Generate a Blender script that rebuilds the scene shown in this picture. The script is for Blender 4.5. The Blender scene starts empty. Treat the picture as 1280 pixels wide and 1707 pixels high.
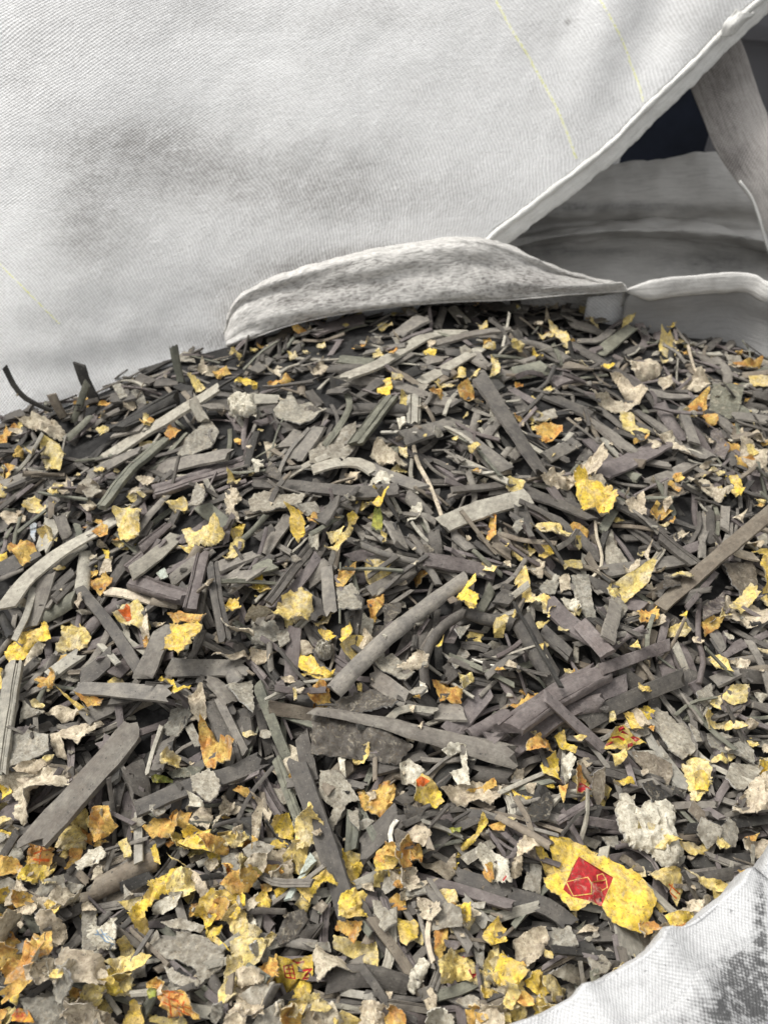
import bpy, math, random
import numpy as np
from mathutils import Vector, Matrix, noise
from mathutils.geometry import delaunay_2d_cdt
SC = bpy.context.scene
COL = SC.collection
R = math.radians
# ---------------------------------------------------------------- camera
CZ, PITCH, FPX = 0.50, R(42), 1707 * 26 / 36
cam = bpy.data.cameras.new("camera")
cam.sensor_fit = 'VERTICAL'; cam.sensor_height = 36; cam.sensor_width = 27; cam.lens = 26
cam.clip_start = 0.01; cam.clip_end = 60
cam.dof.use_dof = True; cam.dof.focus_distance = 0.56; cam.dof.aperture_fstop = 8.5
camo = bpy.data.objects.new("camera", cam); COL.objects.link(camo)
camo.location = (0, 0, CZ); camo.rotation_euler = (R(90) - PITCH, 0, 0)
SC.camera = camo
# ---------------------------------------------------------------- sky and soft sun
SUN_EL, SUN_AZ = R(58), R(-62)          # azimuth from +y towards +x
W = bpy.data.worlds.new("World"); SC.world = W; W.use_nodes = True
nt = W.node_tree; nt.nodes.clear()
sky = nt.nodes.new('ShaderNodeTexSky'); sky.sky_type = 'NISHITA'; sky.sun_disc = False
sky.sun_elevation = SUN_EL; sky.sun_rotation = SUN_AZ; sky.dust_density = 4.0; sky.air_density = 1.0; sky.ozone_density = 0.6
hs = nt.nodes.new('ShaderNodeHueSaturation'); hs.inputs['Saturation'].default_value = 0.04
bg = nt.nodes.new('ShaderNodeBackground'); bg.inputs['Strength'].default_value = 0.14
wo = nt.nodes.new('ShaderNodeOutputWorld')
nt.links.new(sky.outputs[0], hs.inputs['Color']); nt.links.new(hs.outputs[0], bg.inputs[0]); nt.links.new(bg.outputs[0], wo.inputs[0])
sl = bpy.data.lights.new("sun", 'SUN'); sl.energy = 1.5; sl.angle = R(14); sl.color = (1.0, 0.965, 0.91)
so = bpy.data.objects.new("sun", sl); COL.objects.link(so)
sdir = Vector((math.sin(SUN_AZ) * math.cos(SUN_EL), math.cos(SUN_AZ) * math.cos(SUN_EL), math.sin(SUN_EL)))
so.rotation_euler = sdir.to_track_quat('Z', 'Y').to_euler(); so.location = sdir * 5
SC.view_settings.view_transform = 'Standard'; SC.view_settings.look = 'None'
SC.view_settings.exposure = 0.70; SC.view_settings.gamma = 1
SC.cycles.max_bounces = 8; SC.cycles.diffuse_bounces = 5
# ---------------------------------------------------------------- geometry of the view
FW = np.array([0, math.cos(PITCH), -math.sin(PITCH)]); UP = np.array([0, math.sin(PITCH), math.cos(PITCH)]); CAM = np.array([0, 0, CZ])
def ray(px, py):
    return FW + np.array([1.0, 0, 0]) * ((px - 640) / FPX) + UP * ((853.5 - py) / FPX)
def at(px, py, Y):
    d = ray(px, py); return CAM + d * (Y / d[1])
def pix(p):
    v = np.asarray(p, float) - CAM; w = v @ FW
    return 640 + FPX * v[0] / w, 853.5 - FPX * (v @ UP) / w
# ---------------------------------------------------------------- materials
def new_mat(name):
    m = bpy.data.materials.new(name); m.use_nodes = True; n = m.node_tree.nodes; n.clear()
    return m, n, m.node_tree.links
class NB:
    def __init__(s, m): s.n = m.node_tree.nodes; s.l = m.node_tree.links
    def inp(s, sock, v):
        if isinstance(v, bpy.types.NodeSocket): s.l.new(v, sock)
        elif v is not None: sock.default_value = v
    def tex(s, vec, scale, detail=3, rough=.55, dist=0.0):
        t = s.n.new('ShaderNodeTexNoise'); s.inp(t.inputs['Vector'], vec); t.inputs['Scale'].default_value = scale
        t.inputs['Detail'].default_value = detail; t.inputs['Roughness'].default_value = rough; t.inputs['Distortion'].default_value = dist
        return t.outputs['Fac']
    def ramp(s, f, a, b, lo=0.0, hi=1.0):
        t = s.n.new('ShaderNodeMapRange'); s.inp(t.inputs[0], f); t.inputs[1].default_value = a; t.inputs[2].default_value = b
        t.inputs[3].default_value = lo; t.inputs[4].default_value = hi; return t.outputs[0]
    def mth(s, op, a, b=None):
        t = s.n.new('ShaderNodeMath'); t.operation = op; s.inp(t.inputs[0], a); s.inp(t.inputs[1], b); return t.outputs[0]
    def mix(s, f, a, b, mode='MIX'):
        t = s.n.new('ShaderNodeMix'); t.data_type = 'RGBA'; t.blend_type = mode
        s.inp(t.inputs[0], f); s.inp(t.inputs[6], a); s.inp(t.inputs[7], b); return t.outputs[2]
    def vm(s, op, a, b=None):
        t = s.n.new('ShaderNodeVectorMath'); t.operation = op; s.inp(t.inputs[0], a); s.inp(t.inputs[1], b); return t.outputs[0]
    def bump(s, h, strength, dist, nrm=None):
        t = s.n.new('ShaderNodeBump'); t.inputs['Strength'].default_value = strength; t.inputs['Distance'].default_value = dist
        s.inp(t.inputs['Height'], h); s.inp(t.inputs['Normal'], nrm); return t.outputs[0]
    def attr(s, name):
        t = s.n.new('ShaderNodeAttribute'); t.attribute_name = name; return t
    def out(s, col, rough, nrm, spec=.4, sheen=0.0):
        b = s.n.new('ShaderNodeBsdfPrincipled'); s.inp(b.inputs['Base Color'], col); s.inp(b.inputs['Roughness'], rough)
        b.inputs['Specular IOR Level'].default_value = spec; s.inp(b.inputs['Normal'], nrm)
        o = s.n.new('ShaderNodeOutputMaterial'); s.l.new(b.outputs[0], o.inputs[0]); return b
    def obvec(s):
        tc = s.n.new('ShaderNodeTexCoord'); oi = s.n.new('ShaderNodeObjectInfo')
        c = s.n.new('ShaderNodeCombineXYZ')
        m = s.mth('MULTIPLY', oi.outputs['Random'], 37.0)
        for i in range(3): s.l.new(m, c.inputs[i])
        return s.vm('ADD', tc.outputs['Object'], c.outputs[0]), tc
def strip_material():
    m, n, l = new_mat("dusty grey strip"); b = NB(m); v, tc = b.obvec()
    t1 = b.attr('tint').outputs['Color']; t2 = b.attr('tint2').outputs['Color']
    cl = b.tex(v, 55, 4, .6); fine = b.tex(v, 900, 3, .7); mid = b.tex(v, 240, 3, .6)
    col = b.mix(b.ramp(cl, .38, .60, 0, 1), t1, t2)
    col = b.mix(b.ramp(mid, .30, .75, 0, 1), b.mix(1.0, col, (.72, .71, .70, 1), 'MULTIPLY'), b.mix(1.0, col, (1.26, 1.25, 1.22, 1), 'MULTIPLY'))
    sp = b.ramp(b.tex(v, 620, 2, .5), .64, .74)
    col = b.mix(b.mth('MULTIPLY', sp, .45), col, (.26, .245, .21, 1))
    dk = b.ramp(b.tex(v, 420, 2, .5), .33, .27)
    col = b.mix(b.mth('MULTIPLY', dk, .7), col, (.03, .03, .03, 1))
    # long grain along the piece (uv: x along, y across, metres)
    uv = b.attr('UVMap').outputs['Vector']
    g = b.vm('MULTIPLY', uv, (60, 1500, 1)); gr = b.tex(g, 1.0, 2, .5)
    col = b.mix(.18, col, b.mix(b.ramp(gr, .35, .65), (.55, .55, .55, 1), (1.3, 1.3, 1.3, 1)), 'MULTIPLY')
    vo = n.new('ShaderNodeTexVoronoi'); l.new(v, vo.inputs['Vector']); vo.inputs['Scale'].default_value = 330
    bub = b.mth('MULTIPLY', b.ramp(vo.outputs['Distance'], .30, .05), b.ramp(cl, .52, .62))
    h = b.mth('ADD', b.mth('ADD', b.mth('MULTIPLY', fine, .5), b.mth('MULTIPLY', mid, .8)), b.mth('ADD', b.mth('MULTIPLY', gr, .25), b.mth('MULTIPLY', bub, .7)))
    nr = b.bump(h, .75, .0009)
    b.out(col, b.ramp(mid, .3, .7, .55, .85), nr, .22); return m
def scrap_material():
    m, n, l = new_mat("torn pulpy paper"); b = NB(m); v, tc = b.obvec()
    t1 = b.attr('tint').outputs['Color']; t2 = b.attr('tint2').outputs['Color']
    cl = b.tex(v, 75, 5, .65, .6); fine = b.tex(v, 1100, 4, .75); mid = b.tex(v, 300, 4, .65)
    col = b.mix(b.ramp(cl, .44, .60, 0, .9), t1, t2)
    pulp = b.tex(v, 130, 4, .7, 1.2)
    col = b.mix(b.ramp(pulp, .54, .66, 0, .55), col, (.42, .38, .30, 1))
    st_ = b.tex(b.vm('MULTIPLY', v, (220, 900, 900)), 1, 3, .6, .5)
    col = b.mix(b.mth('MULTIPLY', b.ramp(st_, .60, .70), .45), col, (.12, .09, .06, 1))
    col = b.mix(b.ramp(mid, .28, .72, 0, 1), b.mix(1.0, col, (.52, .48, .43, 1), 'MULTIPLY'), b.mix(1.0, col, (1.25, 1.25, 1.22, 1), 'MULTIPLY'))
    wr = b.mth('ABSOLUTE', b.mth('SUBTRACT', b.tex(v, 85, 3, .6, 1.5), .5)); cre = b.ramp(wr, .0, .022, 1, 0)
    col = b.mix(b.mth('MULTIPLY', cre, .30), col, (.14, .10, .05, 1))
    dk = b.ramp(b.tex(v, 500, 3, .6), .40, .30)
    col = b.mix(b.mth('MULTIPLY', dk, .75), col, (.07, .06, .045, 1))
    h = b.mth('ADD', b.mth('ADD', b.mth('MULTIPLY', fine, .7), b.mth('MULTIPLY', mid, 1.0)), b.mth('MULTIPLY', cre, -.3))
    nr = b.bump(h, .6, .0008)
    b.out(col, .82, nr, .3); return m
def fabric_material(name, pitch=.0052, base=(.79, .79, .782), dirt_shade=(.30, .29, .28), weave=1.0, fibre=0.0, spot=0.0, rough=.6, fs=(25, 320), mould=0.0):
    m, n, l = new_mat(name); b = NB(m)
    uv = b.attr('UVMap').outputs['Vector']; dA = b.attr('dirt_shade').outputs['Fac']
    wob = n.new('ShaderNodeTexNoise'); wob.inputs['Scale'].default_value = 14; l.new(uv, wob.inputs['Vector'])
    uvw = b.vm('ADD', uv, b.vm('MULTIPLY', wob.outputs['Color'], (.012, .012, 0)))
    s = n.new('ShaderNodeSeparateXYZ'); l.new(uvw, s.inputs[0]); k = 2 * math.pi / pitch
    sx = b.mth('SINE', b.mth('MULTIPLY', s.outputs[0], k)); sy = b.mth('SINE', b.mth('MULTIPLY', s.outputs[1], k))
    w = b.mth('MULTIPLY', sx, sy)
    jit = b.tex(b.vm('MULTIPLY', uv, (1, 1, 1)), 1 / pitch * .9, 2, .6)
    wv = b.mth('ADD', b.mth('MULTIPLY', w, .5), b.mth('MULTIPLY', b.mth('SUBTRACT', jit, .5), 1.3))
    big = b.tex(uv, 9, 5, .6); med = b.tex(uv, 45, 4, .65); strk = b.tex(b.vm('MULTIPLY', uv, (fs[0], fs[1], 1)), 1, 4, .6, .4)
    if mould: dA = b.mth('MULTIPLY', dA, b.ramp(b.tex(uv, 150, 5, .75), .36, .62, .15, 1.35))
    d = b.mth('ADD', dA, b.ramp(big, .45, .75, 0, .16)); d = b.mth('MULTIPLY', d, b.ramp(med, .25, .7, .45, 1.4))
    d = b.mth('MULTIPLY', d, b.ramp(wv, .7, -.9, .55, 1.6))
    d = b.mth('ADD', d, b.mth('MULTIPLY', b.ramp(wv, .6, -1.0, 0, .68), weave))
    d = b.mth('ADD', d, b.mth('MULTIPLY', b.ramp(strk, .55, .35, 0, .55), fibre))
    d = b.mth('ADD', d, b.mth('MULTIPLY', b.ramp(b.tex(uv, 330, 2, .6), .66, .73, 0, .45), spot))
    dc = n.new('ShaderNodeClamp'); l.new(d, dc.inputs[0])
    col = b.mix(dc.outputs[0], (*base, 1), (*dirt_shade, 1))
    h = b.mth('ADD', b.mth('MULTIPLY', wv, .6 * weave), b.mth('ADD', b.mth('MULTIPLY', strk, 2.2 * fibre), b.mth('MULTIPLY', med, .8)))
    nr = b.bump(h, .7, .0016)
    b.out(col, rough, nr, .35); return m
def plain_material(name, col, rough=.8, scale=40, var=.35):
    m, n, l = new_mat(name); b = NB(m); tc = n.new('ShaderNodeTexCoord'); v = tc.outputs['Object']
    t = b.tex(v, scale, 5, .65)
    c = b.mix(b.ramp(t, .3, .7), tuple(x * (1 - var) for x in col) + (1,), tuple(x * (1 + var) for x in col) + (1,))
    b.out(c, rough, b.bump(t, .4, .004), .3); return m
M_STRIP = strip_material(); M_SCRAP = scrap_material()
M_BAG = fabric_material("woven white sack cloth")
M_CUFF = fabric_material("mould spotted sack cloth", pitch=.0024, base=(.56, .56, .557), dirt_shade=(.07, .07, .07), weave=.55, spot=1.0, mould=1.0)
M_FLAP = fabric_material("fibrous frayed sack cloth", pitch=.003, base=(.68, .66, .62), dirt_shade=(.13, .12, .11), weave=.5, fibre=.9, fs=(110, 420))
M_DIRTY = fabric_material("grimy grey sack cloth", pitch=.004, base=(.58, .565, .535), dirt_shade=(.13, .13, .13), weave=.2, fibre=.35)
M_WEB = fabric_material("dirty fuzzy webbing", pitch=.005, base=(.50, .47, .44), dirt_shade=(.16, .145, .135), weave=.7, fibre=.5)
# ---------------------------------------------------------------- cloth surfaces
def tag(o, label=None, cat=None, group=None, kind=None):
    if label: o['label'] = label
    if cat: o['category'] = cat
    if group: o['group'] = group
    if kind: o['kind'] = kind
    return o
def crv(P, t):
    n = len(P); i = min(int(t), n - 2); f = t - i
    a, b, c, d = P[max(i - 1, 0)], P[i], P[i + 1], P[min(i + 2, n - 1)]
    if i == 0: a = 2 * b - c
    if i == n - 2: d = 2 * c - b
    return .5 * ((2 * b) + (c - a) * f + (2 * a - 5 * b + 4 * c - d) * f * f + (3 * b - a - 3 * c + d) * f ** 3)
def crv_many(P, t):
    n = len(P); i = np.minimum(t.astype(int), n - 2); f = (t - i)[:, None]
    E = np.vstack([2 * P[0] - P[1], P, 2 * P[-1] - P[-2]]); a, b, c, d = E[i], E[i + 1], E[i + 2], E[i + 3]
    return .5 * ((2 * b) + (c - a) * f + (2 * a - 5 * b + 4 * c - d) * f * f + (3 * b - a - 3 * c + d) * f ** 3)
def resample(P, n, m=None):
    P = np.array([np.asarray(p, float) for p in P]); m = m or (200 if len(P) > 6 else 60)
    D = crv_many(P, np.linspace(0, len(P) - 1, m)) if len(P) > 2 else P[0] + (P[1] - P[0]) * np.linspace(0, 1, m)[:, None]
    L = np.concatenate([[0], np.cumsum(np.sqrt((np.diff(D, axis=0) ** 2).sum(1)))]); q = np.linspace(0, L[-1], n)
    return list(np.stack([np.interp(q, L, D[:, k]) for k in range(P.shape[1])], 1))
def surf(rows, nu, nv):
    RR = [resample(r, nu) for r in rows]; G = np.zeros((nv, nu, 3))
    for j in range(nu):
        P = [r[j] for r in RR]
        for i in range(nv): G[i, j] = crv(P, (len(P) - 1) * i / (nv - 1))
    return G
def cloth(name, G, mat, parent=None, wrinkle=(0.0, 8), seed=0, dirt_shade=None, thick=.0012, flip=False):
    nv, nu = G.shape[:2]; G = G.copy()
    du = np.gradient(G, axis=1); dv = np.gradient(G, axis=0); N = np.cross(du, dv); N /= np.linalg.norm(N, axis=2, keepdims=True) + 1e-9
    if wrinkle[0]:
        for i in range(nv):
            for j in range(nu):
                p = Vector(G[i, j]) * wrinkle[1] + Vector((seed * 7.3, 0, 0))
                a = noise.fractal(p, 0.8, 2.0, 4) * wrinkle[0]
                G[i, j] += N[i, j] * a
    U = np.concatenate([[0], np.cumsum(np.linalg.norm(np.diff(G, axis=1), axis=2).mean(0))])
    V = np.concatenate([[0], np.cumsum(np.linalg.norm(np.diff(G, axis=0), axis=2).mean(1))])
    me = bpy.data.meshes.new(name); F = []
    for i in range(nv - 1):
        for j in range(nu - 1):
            a = i * nu + j; q = (a, a + 1, a + nu + 1, a + nu); F.append(q[::-1] if flip else q)
    me.from_pydata(G.reshape(-1, 3).tolist(), [], F); me.materials.append(mat)
    uvl = me.uv_layers.new(name="UVMap"); idx = np.zeros(len(me.loops), int); me.loops.foreach_get('vertex_index', idx)
    uv = np.stack([U[idx % nu] + seed * 1.37, V[idx // nu] + seed * .71], 1); uvl.data.foreach_set('uv', uv.ravel())
    at_ = me.attributes.new('dirt_shade', 'FLOAT', 'POINT'); d = np.zeros(nu * nv)
    if dirt_shade:
        Pf = G.reshape(-1, 3)
        for (px, py, sx, sy, amt) in dirt_shade:
            v = Pf - CAM; w = np.maximum(v @ FW, .05); X = 640 + FPX * v[:, 0] / w; Yp = 853.5 - FPX * (v @ UP) / w
            d += amt * np.exp(-((X - px) / sx) ** 2 - ((Yp - py) / sy) ** 2)
    at_.data.foreach_set('value', d)
    me.polygons.foreach_set('use_smooth', [True] * len(me.polygons))
    o = bpy.data.objects.new(name, me); COL.objects.link(o)
    if thick:
        s = o.modifiers.new('thickness', 'SOLIDIFY'); s.thickness = thick; s.offset = 0
    if parent: o.parent = parent
    return o
def tube(name, pts, r, mat, parent=None, n=6, closed_cap=True, flat=1.0):
    P = resample(pts, max(8, len(pts) * 8)); vs, fs = [], []
    for i, p in enumerate(P):
        t = Vector(P[min(i + 1, len(P) - 1)] - P[max(i - 1, 0)]).normalized()
        a = t.cross(Vector((0, 0, 1))).normalized(); b = a.cross(t)
        rr = r * (1 + .15 * noise.noise(Vector(p) * 60))
        for k in range(n):
            q = 2 * math.pi * k / n; vs.append(tuple(Vector(p) + a * (math.cos(q) * rr) + b * (math.sin(q) * rr * flat)))
    for i in range(len(P) - 1):
        for k in range(n): fs.append((i * n + k, i * n + (k + 1) % n, (i + 1) * n + (k + 1) % n, (i + 1) * n + k))
    fs.append(tuple(range(n))[::-1]); fs.append(tuple((len(P) - 1) * n + k for k in range(n)))
    me = bpy.data.meshes.new(name); me.from_pydata(vs, [], fs); me.materials.append(mat)
    uvl = me.uv_layers.new(name="UVMap")
    for lp, u in zip(me.loops, uvl.data): u.uv = (lp.vertex_index // n * .004, lp.vertex_index % n * .001)
    at_ = me.attributes.new('dirt_shade', 'FLOAT', 'POINT')
    me.polygons.foreach_set('use_smooth', [True] * len(me.polygons))
    o = bpy.data.objects.new(name, me); COL.objects.link(o)
    if parent: o.parent = parent
    return o
def empty(name, loc):
    o = bpy.data.objects.new(name, None); o.location = loc; COL.objects.link(o); o.empty_display_size = .05
    bpy.context.view_layer.update(); return o
def adopt(o, root):
    o.parent = root; o.matrix_parent_inverse = Matrix.Translation(-Vector(root.location))
def sheet(name, verts, faces, mat, kind='structure'):
    me = bpy.data.meshes.new(name); me.from_pydata(verts, [], faces); me.materials.append(mat)
    o = bpy.data.objects.new(name, me); COL.objects.link(o); o['kind'] = kind; return o
# ================================================================= setting
M_FLOOR = plain_material("dark dusty concrete", (.09, .088, .085), .9, 6)
M_VOID = plain_material("dark navy void", (.012, .016, .028), .7, 5, .5)
FZ = -0.95
sheet("floor", [(-6, -3, FZ), (6, -3, FZ), (6, 7, FZ), (-6, 7, FZ)], [(0, 1, 2, 3)], M_FLOOR)
wy = 2.6  # added backdrop sheet; its near-black navy stands for the dark void behind
sheet("void_backdrop", [(-4, wy, FZ), (4, wy, FZ), (4, wy, .45), (-4, wy, .45), (-4, wy + .2, FZ), (4, wy + .2, FZ), (4, wy + .2, .45), (-4, wy + .2, .45)],
      [(0, 1, 2, 3), (4, 7, 6, 5), (3, 2, 6, 7), (0, 4, 5, 1), (0, 3, 7, 4), (1, 5, 6, 2)], M_VOID)
# ================================================================= the open bag that holds the heap
bag = empty("bulk_bag", (0.05, 0.5, FZ))
tag(bag, "open white bulk bag with a mould-spotted rim, filled with grey strips", "bulk bag")
# back flap folded over the heap: rows from the tucked hem, lower edge, belly, top crest, down behind
low = [(379, 576), (400, 574), (440, 554), (520, 531), (620, 514), (740, 502), (850, 498), (940, 490), (1045, 483)]
crest = [(374, 556), (375, 536), (384, 515), (404, 496), (440, 475), (520, 446), (620, 424), (730, 405), (812, 403), (880, 428), (950, 458), (1045, 482)]
def interp_row(a, b, f):
    A = resample(a, 14); B = resample(b, 14); return [(x[0] * (1 - f) + y[0] * f, x[1] * (1 - f) + y[1] * f) for x, y in zip(A, B)]
def Yrow(pts, Y0, Y1): return [at(p[0], p[1], Y0 + (Y1 - Y0) * i / (len(pts) - 1)) for i, p in enumerate(pts)]
lowr = resample(low, 14)
r0 = [at(p[0] , p[1] + 4, .890 +   .02 * (i / 13)) + np.array([0, .03, 0]) for i, p in enumerate(lowr)]
rows = [r0, Yrow(lowr, .862, .945), Yrow(interp_row(low, crest, .3), .868, .955), Yrow(interp_row(low, crest, .65), .878, .976),
        Yrow(interp_row(low, crest, .92), .888, .995), Yrow(resample(crest, 14), .893, 1.0)]
rows.append([p + np.array([0, .03, -.02]) for p in rows[-1]]); rows.append([p + np.array([0, .05, -.16]) for p in rows[-2]])
G = surf(rows, 120, 56)
for i in range(56):                       # long soft creases that run with the flap
    for j in range(120):
        s = i / 55; u = j / 119
        G[i, j] += np.array([0, -1, .5]) * (.0034 * math.sin(s * 19 + 3 * math.sin(u * 4.2) + u * 3) * min(1, u * 8) * min(1, (1 - u) * 5) + .0009 * math.sin(s * 41 + u * 9 + 2 * math.sin(u * 11)))
fl = cloth("rear_flap", G, M_FLAP, wrinkle=(.0026, 30), seed=3, thick=.002, dirt_shade=[(600, 478, 220, 12, .35), (900, 466, 90, 25, .35), (480, 505, 60, 10, .3), (700, 440, 120, 8, .25), (560, 500, 120, 6, .3)]); adopt(fl, bag)
fhem = tube('flap_hem', [p + np.array([0, -.0015, -.001]) for p in rows[1]], .0012, M_FLAP, flat=.7); adopt(fhem, bag)
M_RIM = fabric_material("worn rim cloth", pitch=.004, base=(.66, .645, .61), dirt_shade=(.18, .17, .16), weave=.3, fibre=.5)
# rear right rim and the shaded inner wall below it
rim = [(985, 490), (1045, 483), (1090, 468), (1150, 461), (1215, 456), (1255, 458), (1290, 474), (1420, 520)]
Yr = [.97, .965, .965, .97, .975, .97, .95, .88]
A = [at(p[0], p[1], y) for p, y in zip(rim, Yr)]
front = [a + np.array([0, -.007, -.017]) for a in A]; front[0] = A[0] + np.array([0, -.004, -.004]); front[1] = A[1] + np.array([0, -.006, -.008])
back = [a + np.array([0, .014, -.012]) for a in A]; backl = [a + np.array([.01, .03, -.30]) for a in A]; floorl = [np.array([a[0] * 1.02 + .02, a[1] + .02, FZ + .02]) for a in A]
inn1 = [a + np.array([0, -.004, -.026]) for a in A]; inn2 = [a + np.array([-.0, .005, -.075]) for a in A]; inn3 = [a + np.array([-.02, -.03, -.16]) for a in A]
A0 = A; A = A[1:]; front = front[1:]; inn1 = inn1[1:]; back_ = back[1:]; front[0] = A[0] + np.array([0, -.001, -.002]); inn1[0] = A[0] + np.array([0, -.001, -.004])
rr = cloth("rim_fold", surf([inn1, front, A, back_, [b + np.array([0, 0, -.02]) for b in back_]], 90, 20), M_RIM, wrinkle=(.0016, 30), seed=5, dirt_shade=[(1100, 470, 200, 20, .22)]); adopt(rr, bag)
bag_in = fabric_material("shaded inner sack cloth", pitch=.004, base=(.30, .295, .285), dirt_shade=(.13, .13, .13), weave=.3, fibre=.3)  # dirty grey base colour, darkened to carry the shade below the rim
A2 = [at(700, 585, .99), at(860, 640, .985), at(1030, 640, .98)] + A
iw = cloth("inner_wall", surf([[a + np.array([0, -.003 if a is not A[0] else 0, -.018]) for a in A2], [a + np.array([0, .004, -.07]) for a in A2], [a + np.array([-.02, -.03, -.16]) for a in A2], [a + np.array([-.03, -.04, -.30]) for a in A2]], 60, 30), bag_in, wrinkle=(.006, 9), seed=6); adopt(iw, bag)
ow = cloth("outer_wall", surf([back, backl, floorl], 60, 30), M_BAG, wrinkle=(.008, 7), seed=7); adopt(ow, bag)
# front rim cuff, bottom right
fr = [(560, 1880), (700, 1790), (868, 1707), (920, 1684), (960, 1662), (976, 1641), (1010, 1630), (1065, 1600), (1100, 1571), (1112, 1547), (1142, 1543), (1186, 1512), (1232, 1478), (1252, 1445), (1285, 1430), (1400, 1330), (1560, 1180)]
zr = .052
def atz(px, py, z):
    d = ray(px, py); return CAM + d * ((z - CZ) / d[2])
T = [atz(p[0], p[1], zr + .003 * math.sin(i * 1.7)) for i, p in enumerate(fr)]
T = T[:-2] + [np.array([.44, .40, .054]), np.array([.60, .62, .056]), np.array([A[-1][0] + .02, .80, .055]), A[-1]]
ONS = []
for i in range(len(T)):
    g = T[min(i + 1, len(T) - 1)] - T[max(i - 1, 0)]; g = np.array([g[1], -g[0], 0]); g /= np.linalg.norm(g); ONS.append(g)
ONS = [sum(ONS[max(0, i - 2):i + 3]) / len(ONS[max(0, i - 2):i + 3]) for i in range(len(ONS))]
off = lambda k, dz: [t + o_ * k + np.array([0, 0, dz]) for t, o_ in zip(T, ONS)]
rowsF = [off(.006, -.17), off(-.002, -.05), off(-.002, -.012), T, off(.0035, .001), off(.023, .0), off(.0255, -.003), off(.028, .0005), off(.075, -.008), off(.13, -.028), off(.19, -.07), off(.22, -.45), [t + o_ * .2 + np.array([0, 0, FZ + .01 - t[2]]) for t, o_ in zip(T, ONS)]]
cf = cloth("front_cuff", surf(rowsF, 300, 110), M_CUFF, wrinkle=(.0017, 34), seed=9, thick=.0015,
           dirt_shade=[(1266, 1560, 9, 95, 1.3), (1240, 1655, 48, 42, .95), (1195, 1690, 35, 25, .8), (1232, 1612, 26, 30, .85), (1262, 1690, 26, 26, .8), (1120, 1700, 60, 8, .3), (1000, 1640, 120, 10, .12), (1150, 1590, 80, 60, .14)]); adopt(cf, bag)
# left and near walls of the bag, beyond the frame
Lp = [T[0], np.array([-.16, -.10, .04]), np.array([-.50, -.08, .04]), np.array([-.68, .1, .03]), np.array([-.70, .45, .03]), np.array([-.66, .78, .01]), np.array([-.50, .86, -.02]), at(372, 562, .93)]
lw = cloth("side_wall", surf([[p + np.array([.0, .0, -.20]) for p in Lp], Lp, [p * np.array([1.02, 1.02, 1]) + np.array([0, 0, -.012]) for p in Lp], [np.array([p[0] * 1.05, p[1], FZ + .01]) for p in Lp]], 120, 40), M_CUFF, wrinkle=(.006, 9), seed=11); adopt(lw, bag)
# ================================================================= full white sack behind
sack = empty("white_sack", (-.2, 1.2, FZ)); tag(sack, "large clean white woven sack leaning over the back of the heap", "bulk bag")
edge = [(1390, -110), (1222, 34), (1152, 104), (1070, 182), (1010, 242), (905, 324), (812, 396), (740, 465), (660, 560), (600, 650)]
Ye = [1.36, 1.30, 1.26, 1.22, 1.19, 1.13, 1.08, 1.04, 1.01, 1.0]
lf = [(-420, -160), (-400, 0), (-380, 120), (-360, 220), (-350, 300), (-340, 400), (-330, 480), (-320, 560), (-310, 640), (-300, 780)]
Yl = [1.22, 1.10, 1.02, .96, .92, .86, .82, .79, .77, .76]
rowsS = []
def tdown(py): return math.tan(PITCH - math.atan((853.5 - py) / FPX))
for (e, l_) in zip(edge, lf):
    r = []
    for k in range(7):
        f = k / 6; px = l_[0] * (1 - f) + e[0] * f; py = l_[1] * (1 - f) + e[1] * f
        yb = np.interp(px, [-420, 0, 380, 800, 1250], [.74, .775, .885, .97, 1.03]); s_ = .95
        Y = (yb + s_ * CZ) / (1 + s_ * tdown(py)) - .022 * math.sin(math.pi * f) * math.sin(math.pi * min(1, max(0, (py + 250) / 850)))
        r.append(at(px, py, Y))
    rowsS.append(r)
GS = surf(rowsS, 150, 110)
for i in range(110):                        # low folds near the foot on the left
    for j in range(150):
        px, py = pix(GS[i, j])
        w = math.exp(-((py - 600) / 70) ** 2) * math.exp(-((px - 130) / 260) ** 2)
        GS[i, j] += np.array([0, -.0014, .0005]) * w * math.sin((py + .18 * px) / 15.0)
        w = math.exp(-((py - 520) / 130) ** 2) * math.exp(-((px - 90) / 300) ** 2)
        GS[i, j] += np.array([0, -.004, 0]) * w
        w2 = math.exp(-((px - 1080) / 150) ** 2) * math.exp(-((py - 60) / 130) ** 2)
        GS[i, j] += np.array([0, -.006, .004]) * w2 * math.sin((px + .4 * py) / 26.0)
bd = cloth("body", GS, M_BAG, wrinkle=(.0026, 7), seed=1, dirt_shade=[(250, 235, 130, 45, .40), (130, 320, 50, 80, .22), (170, 400, 60, 50, .14), (330, 300, 170, 60, .34), (560, 320, 130, 70, .30), (640, 425, 110, 16, .7), (500, 455, 70, 24, .6), (400, 510, 50, 40, .55), (380, 570, 60, 18, .4),  # dirt smudges; the strongest, along the flap's crest, also paint its shade
    (60, 90, 60, 60, .12), (700, 330, 200, 60, .12), (160, 420, 90, 70, .15), (1140, 60, 60, 60, .15), (560, 30, 300, 25, .1), (948, 36, 4, 6, .9), (889, 151, 4, 4, .7)], thick=.002); adopt(bd, sack)
E = [GS[i, -1] for i in range(0, 110, 3)]
Ed = E[:30]
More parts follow.
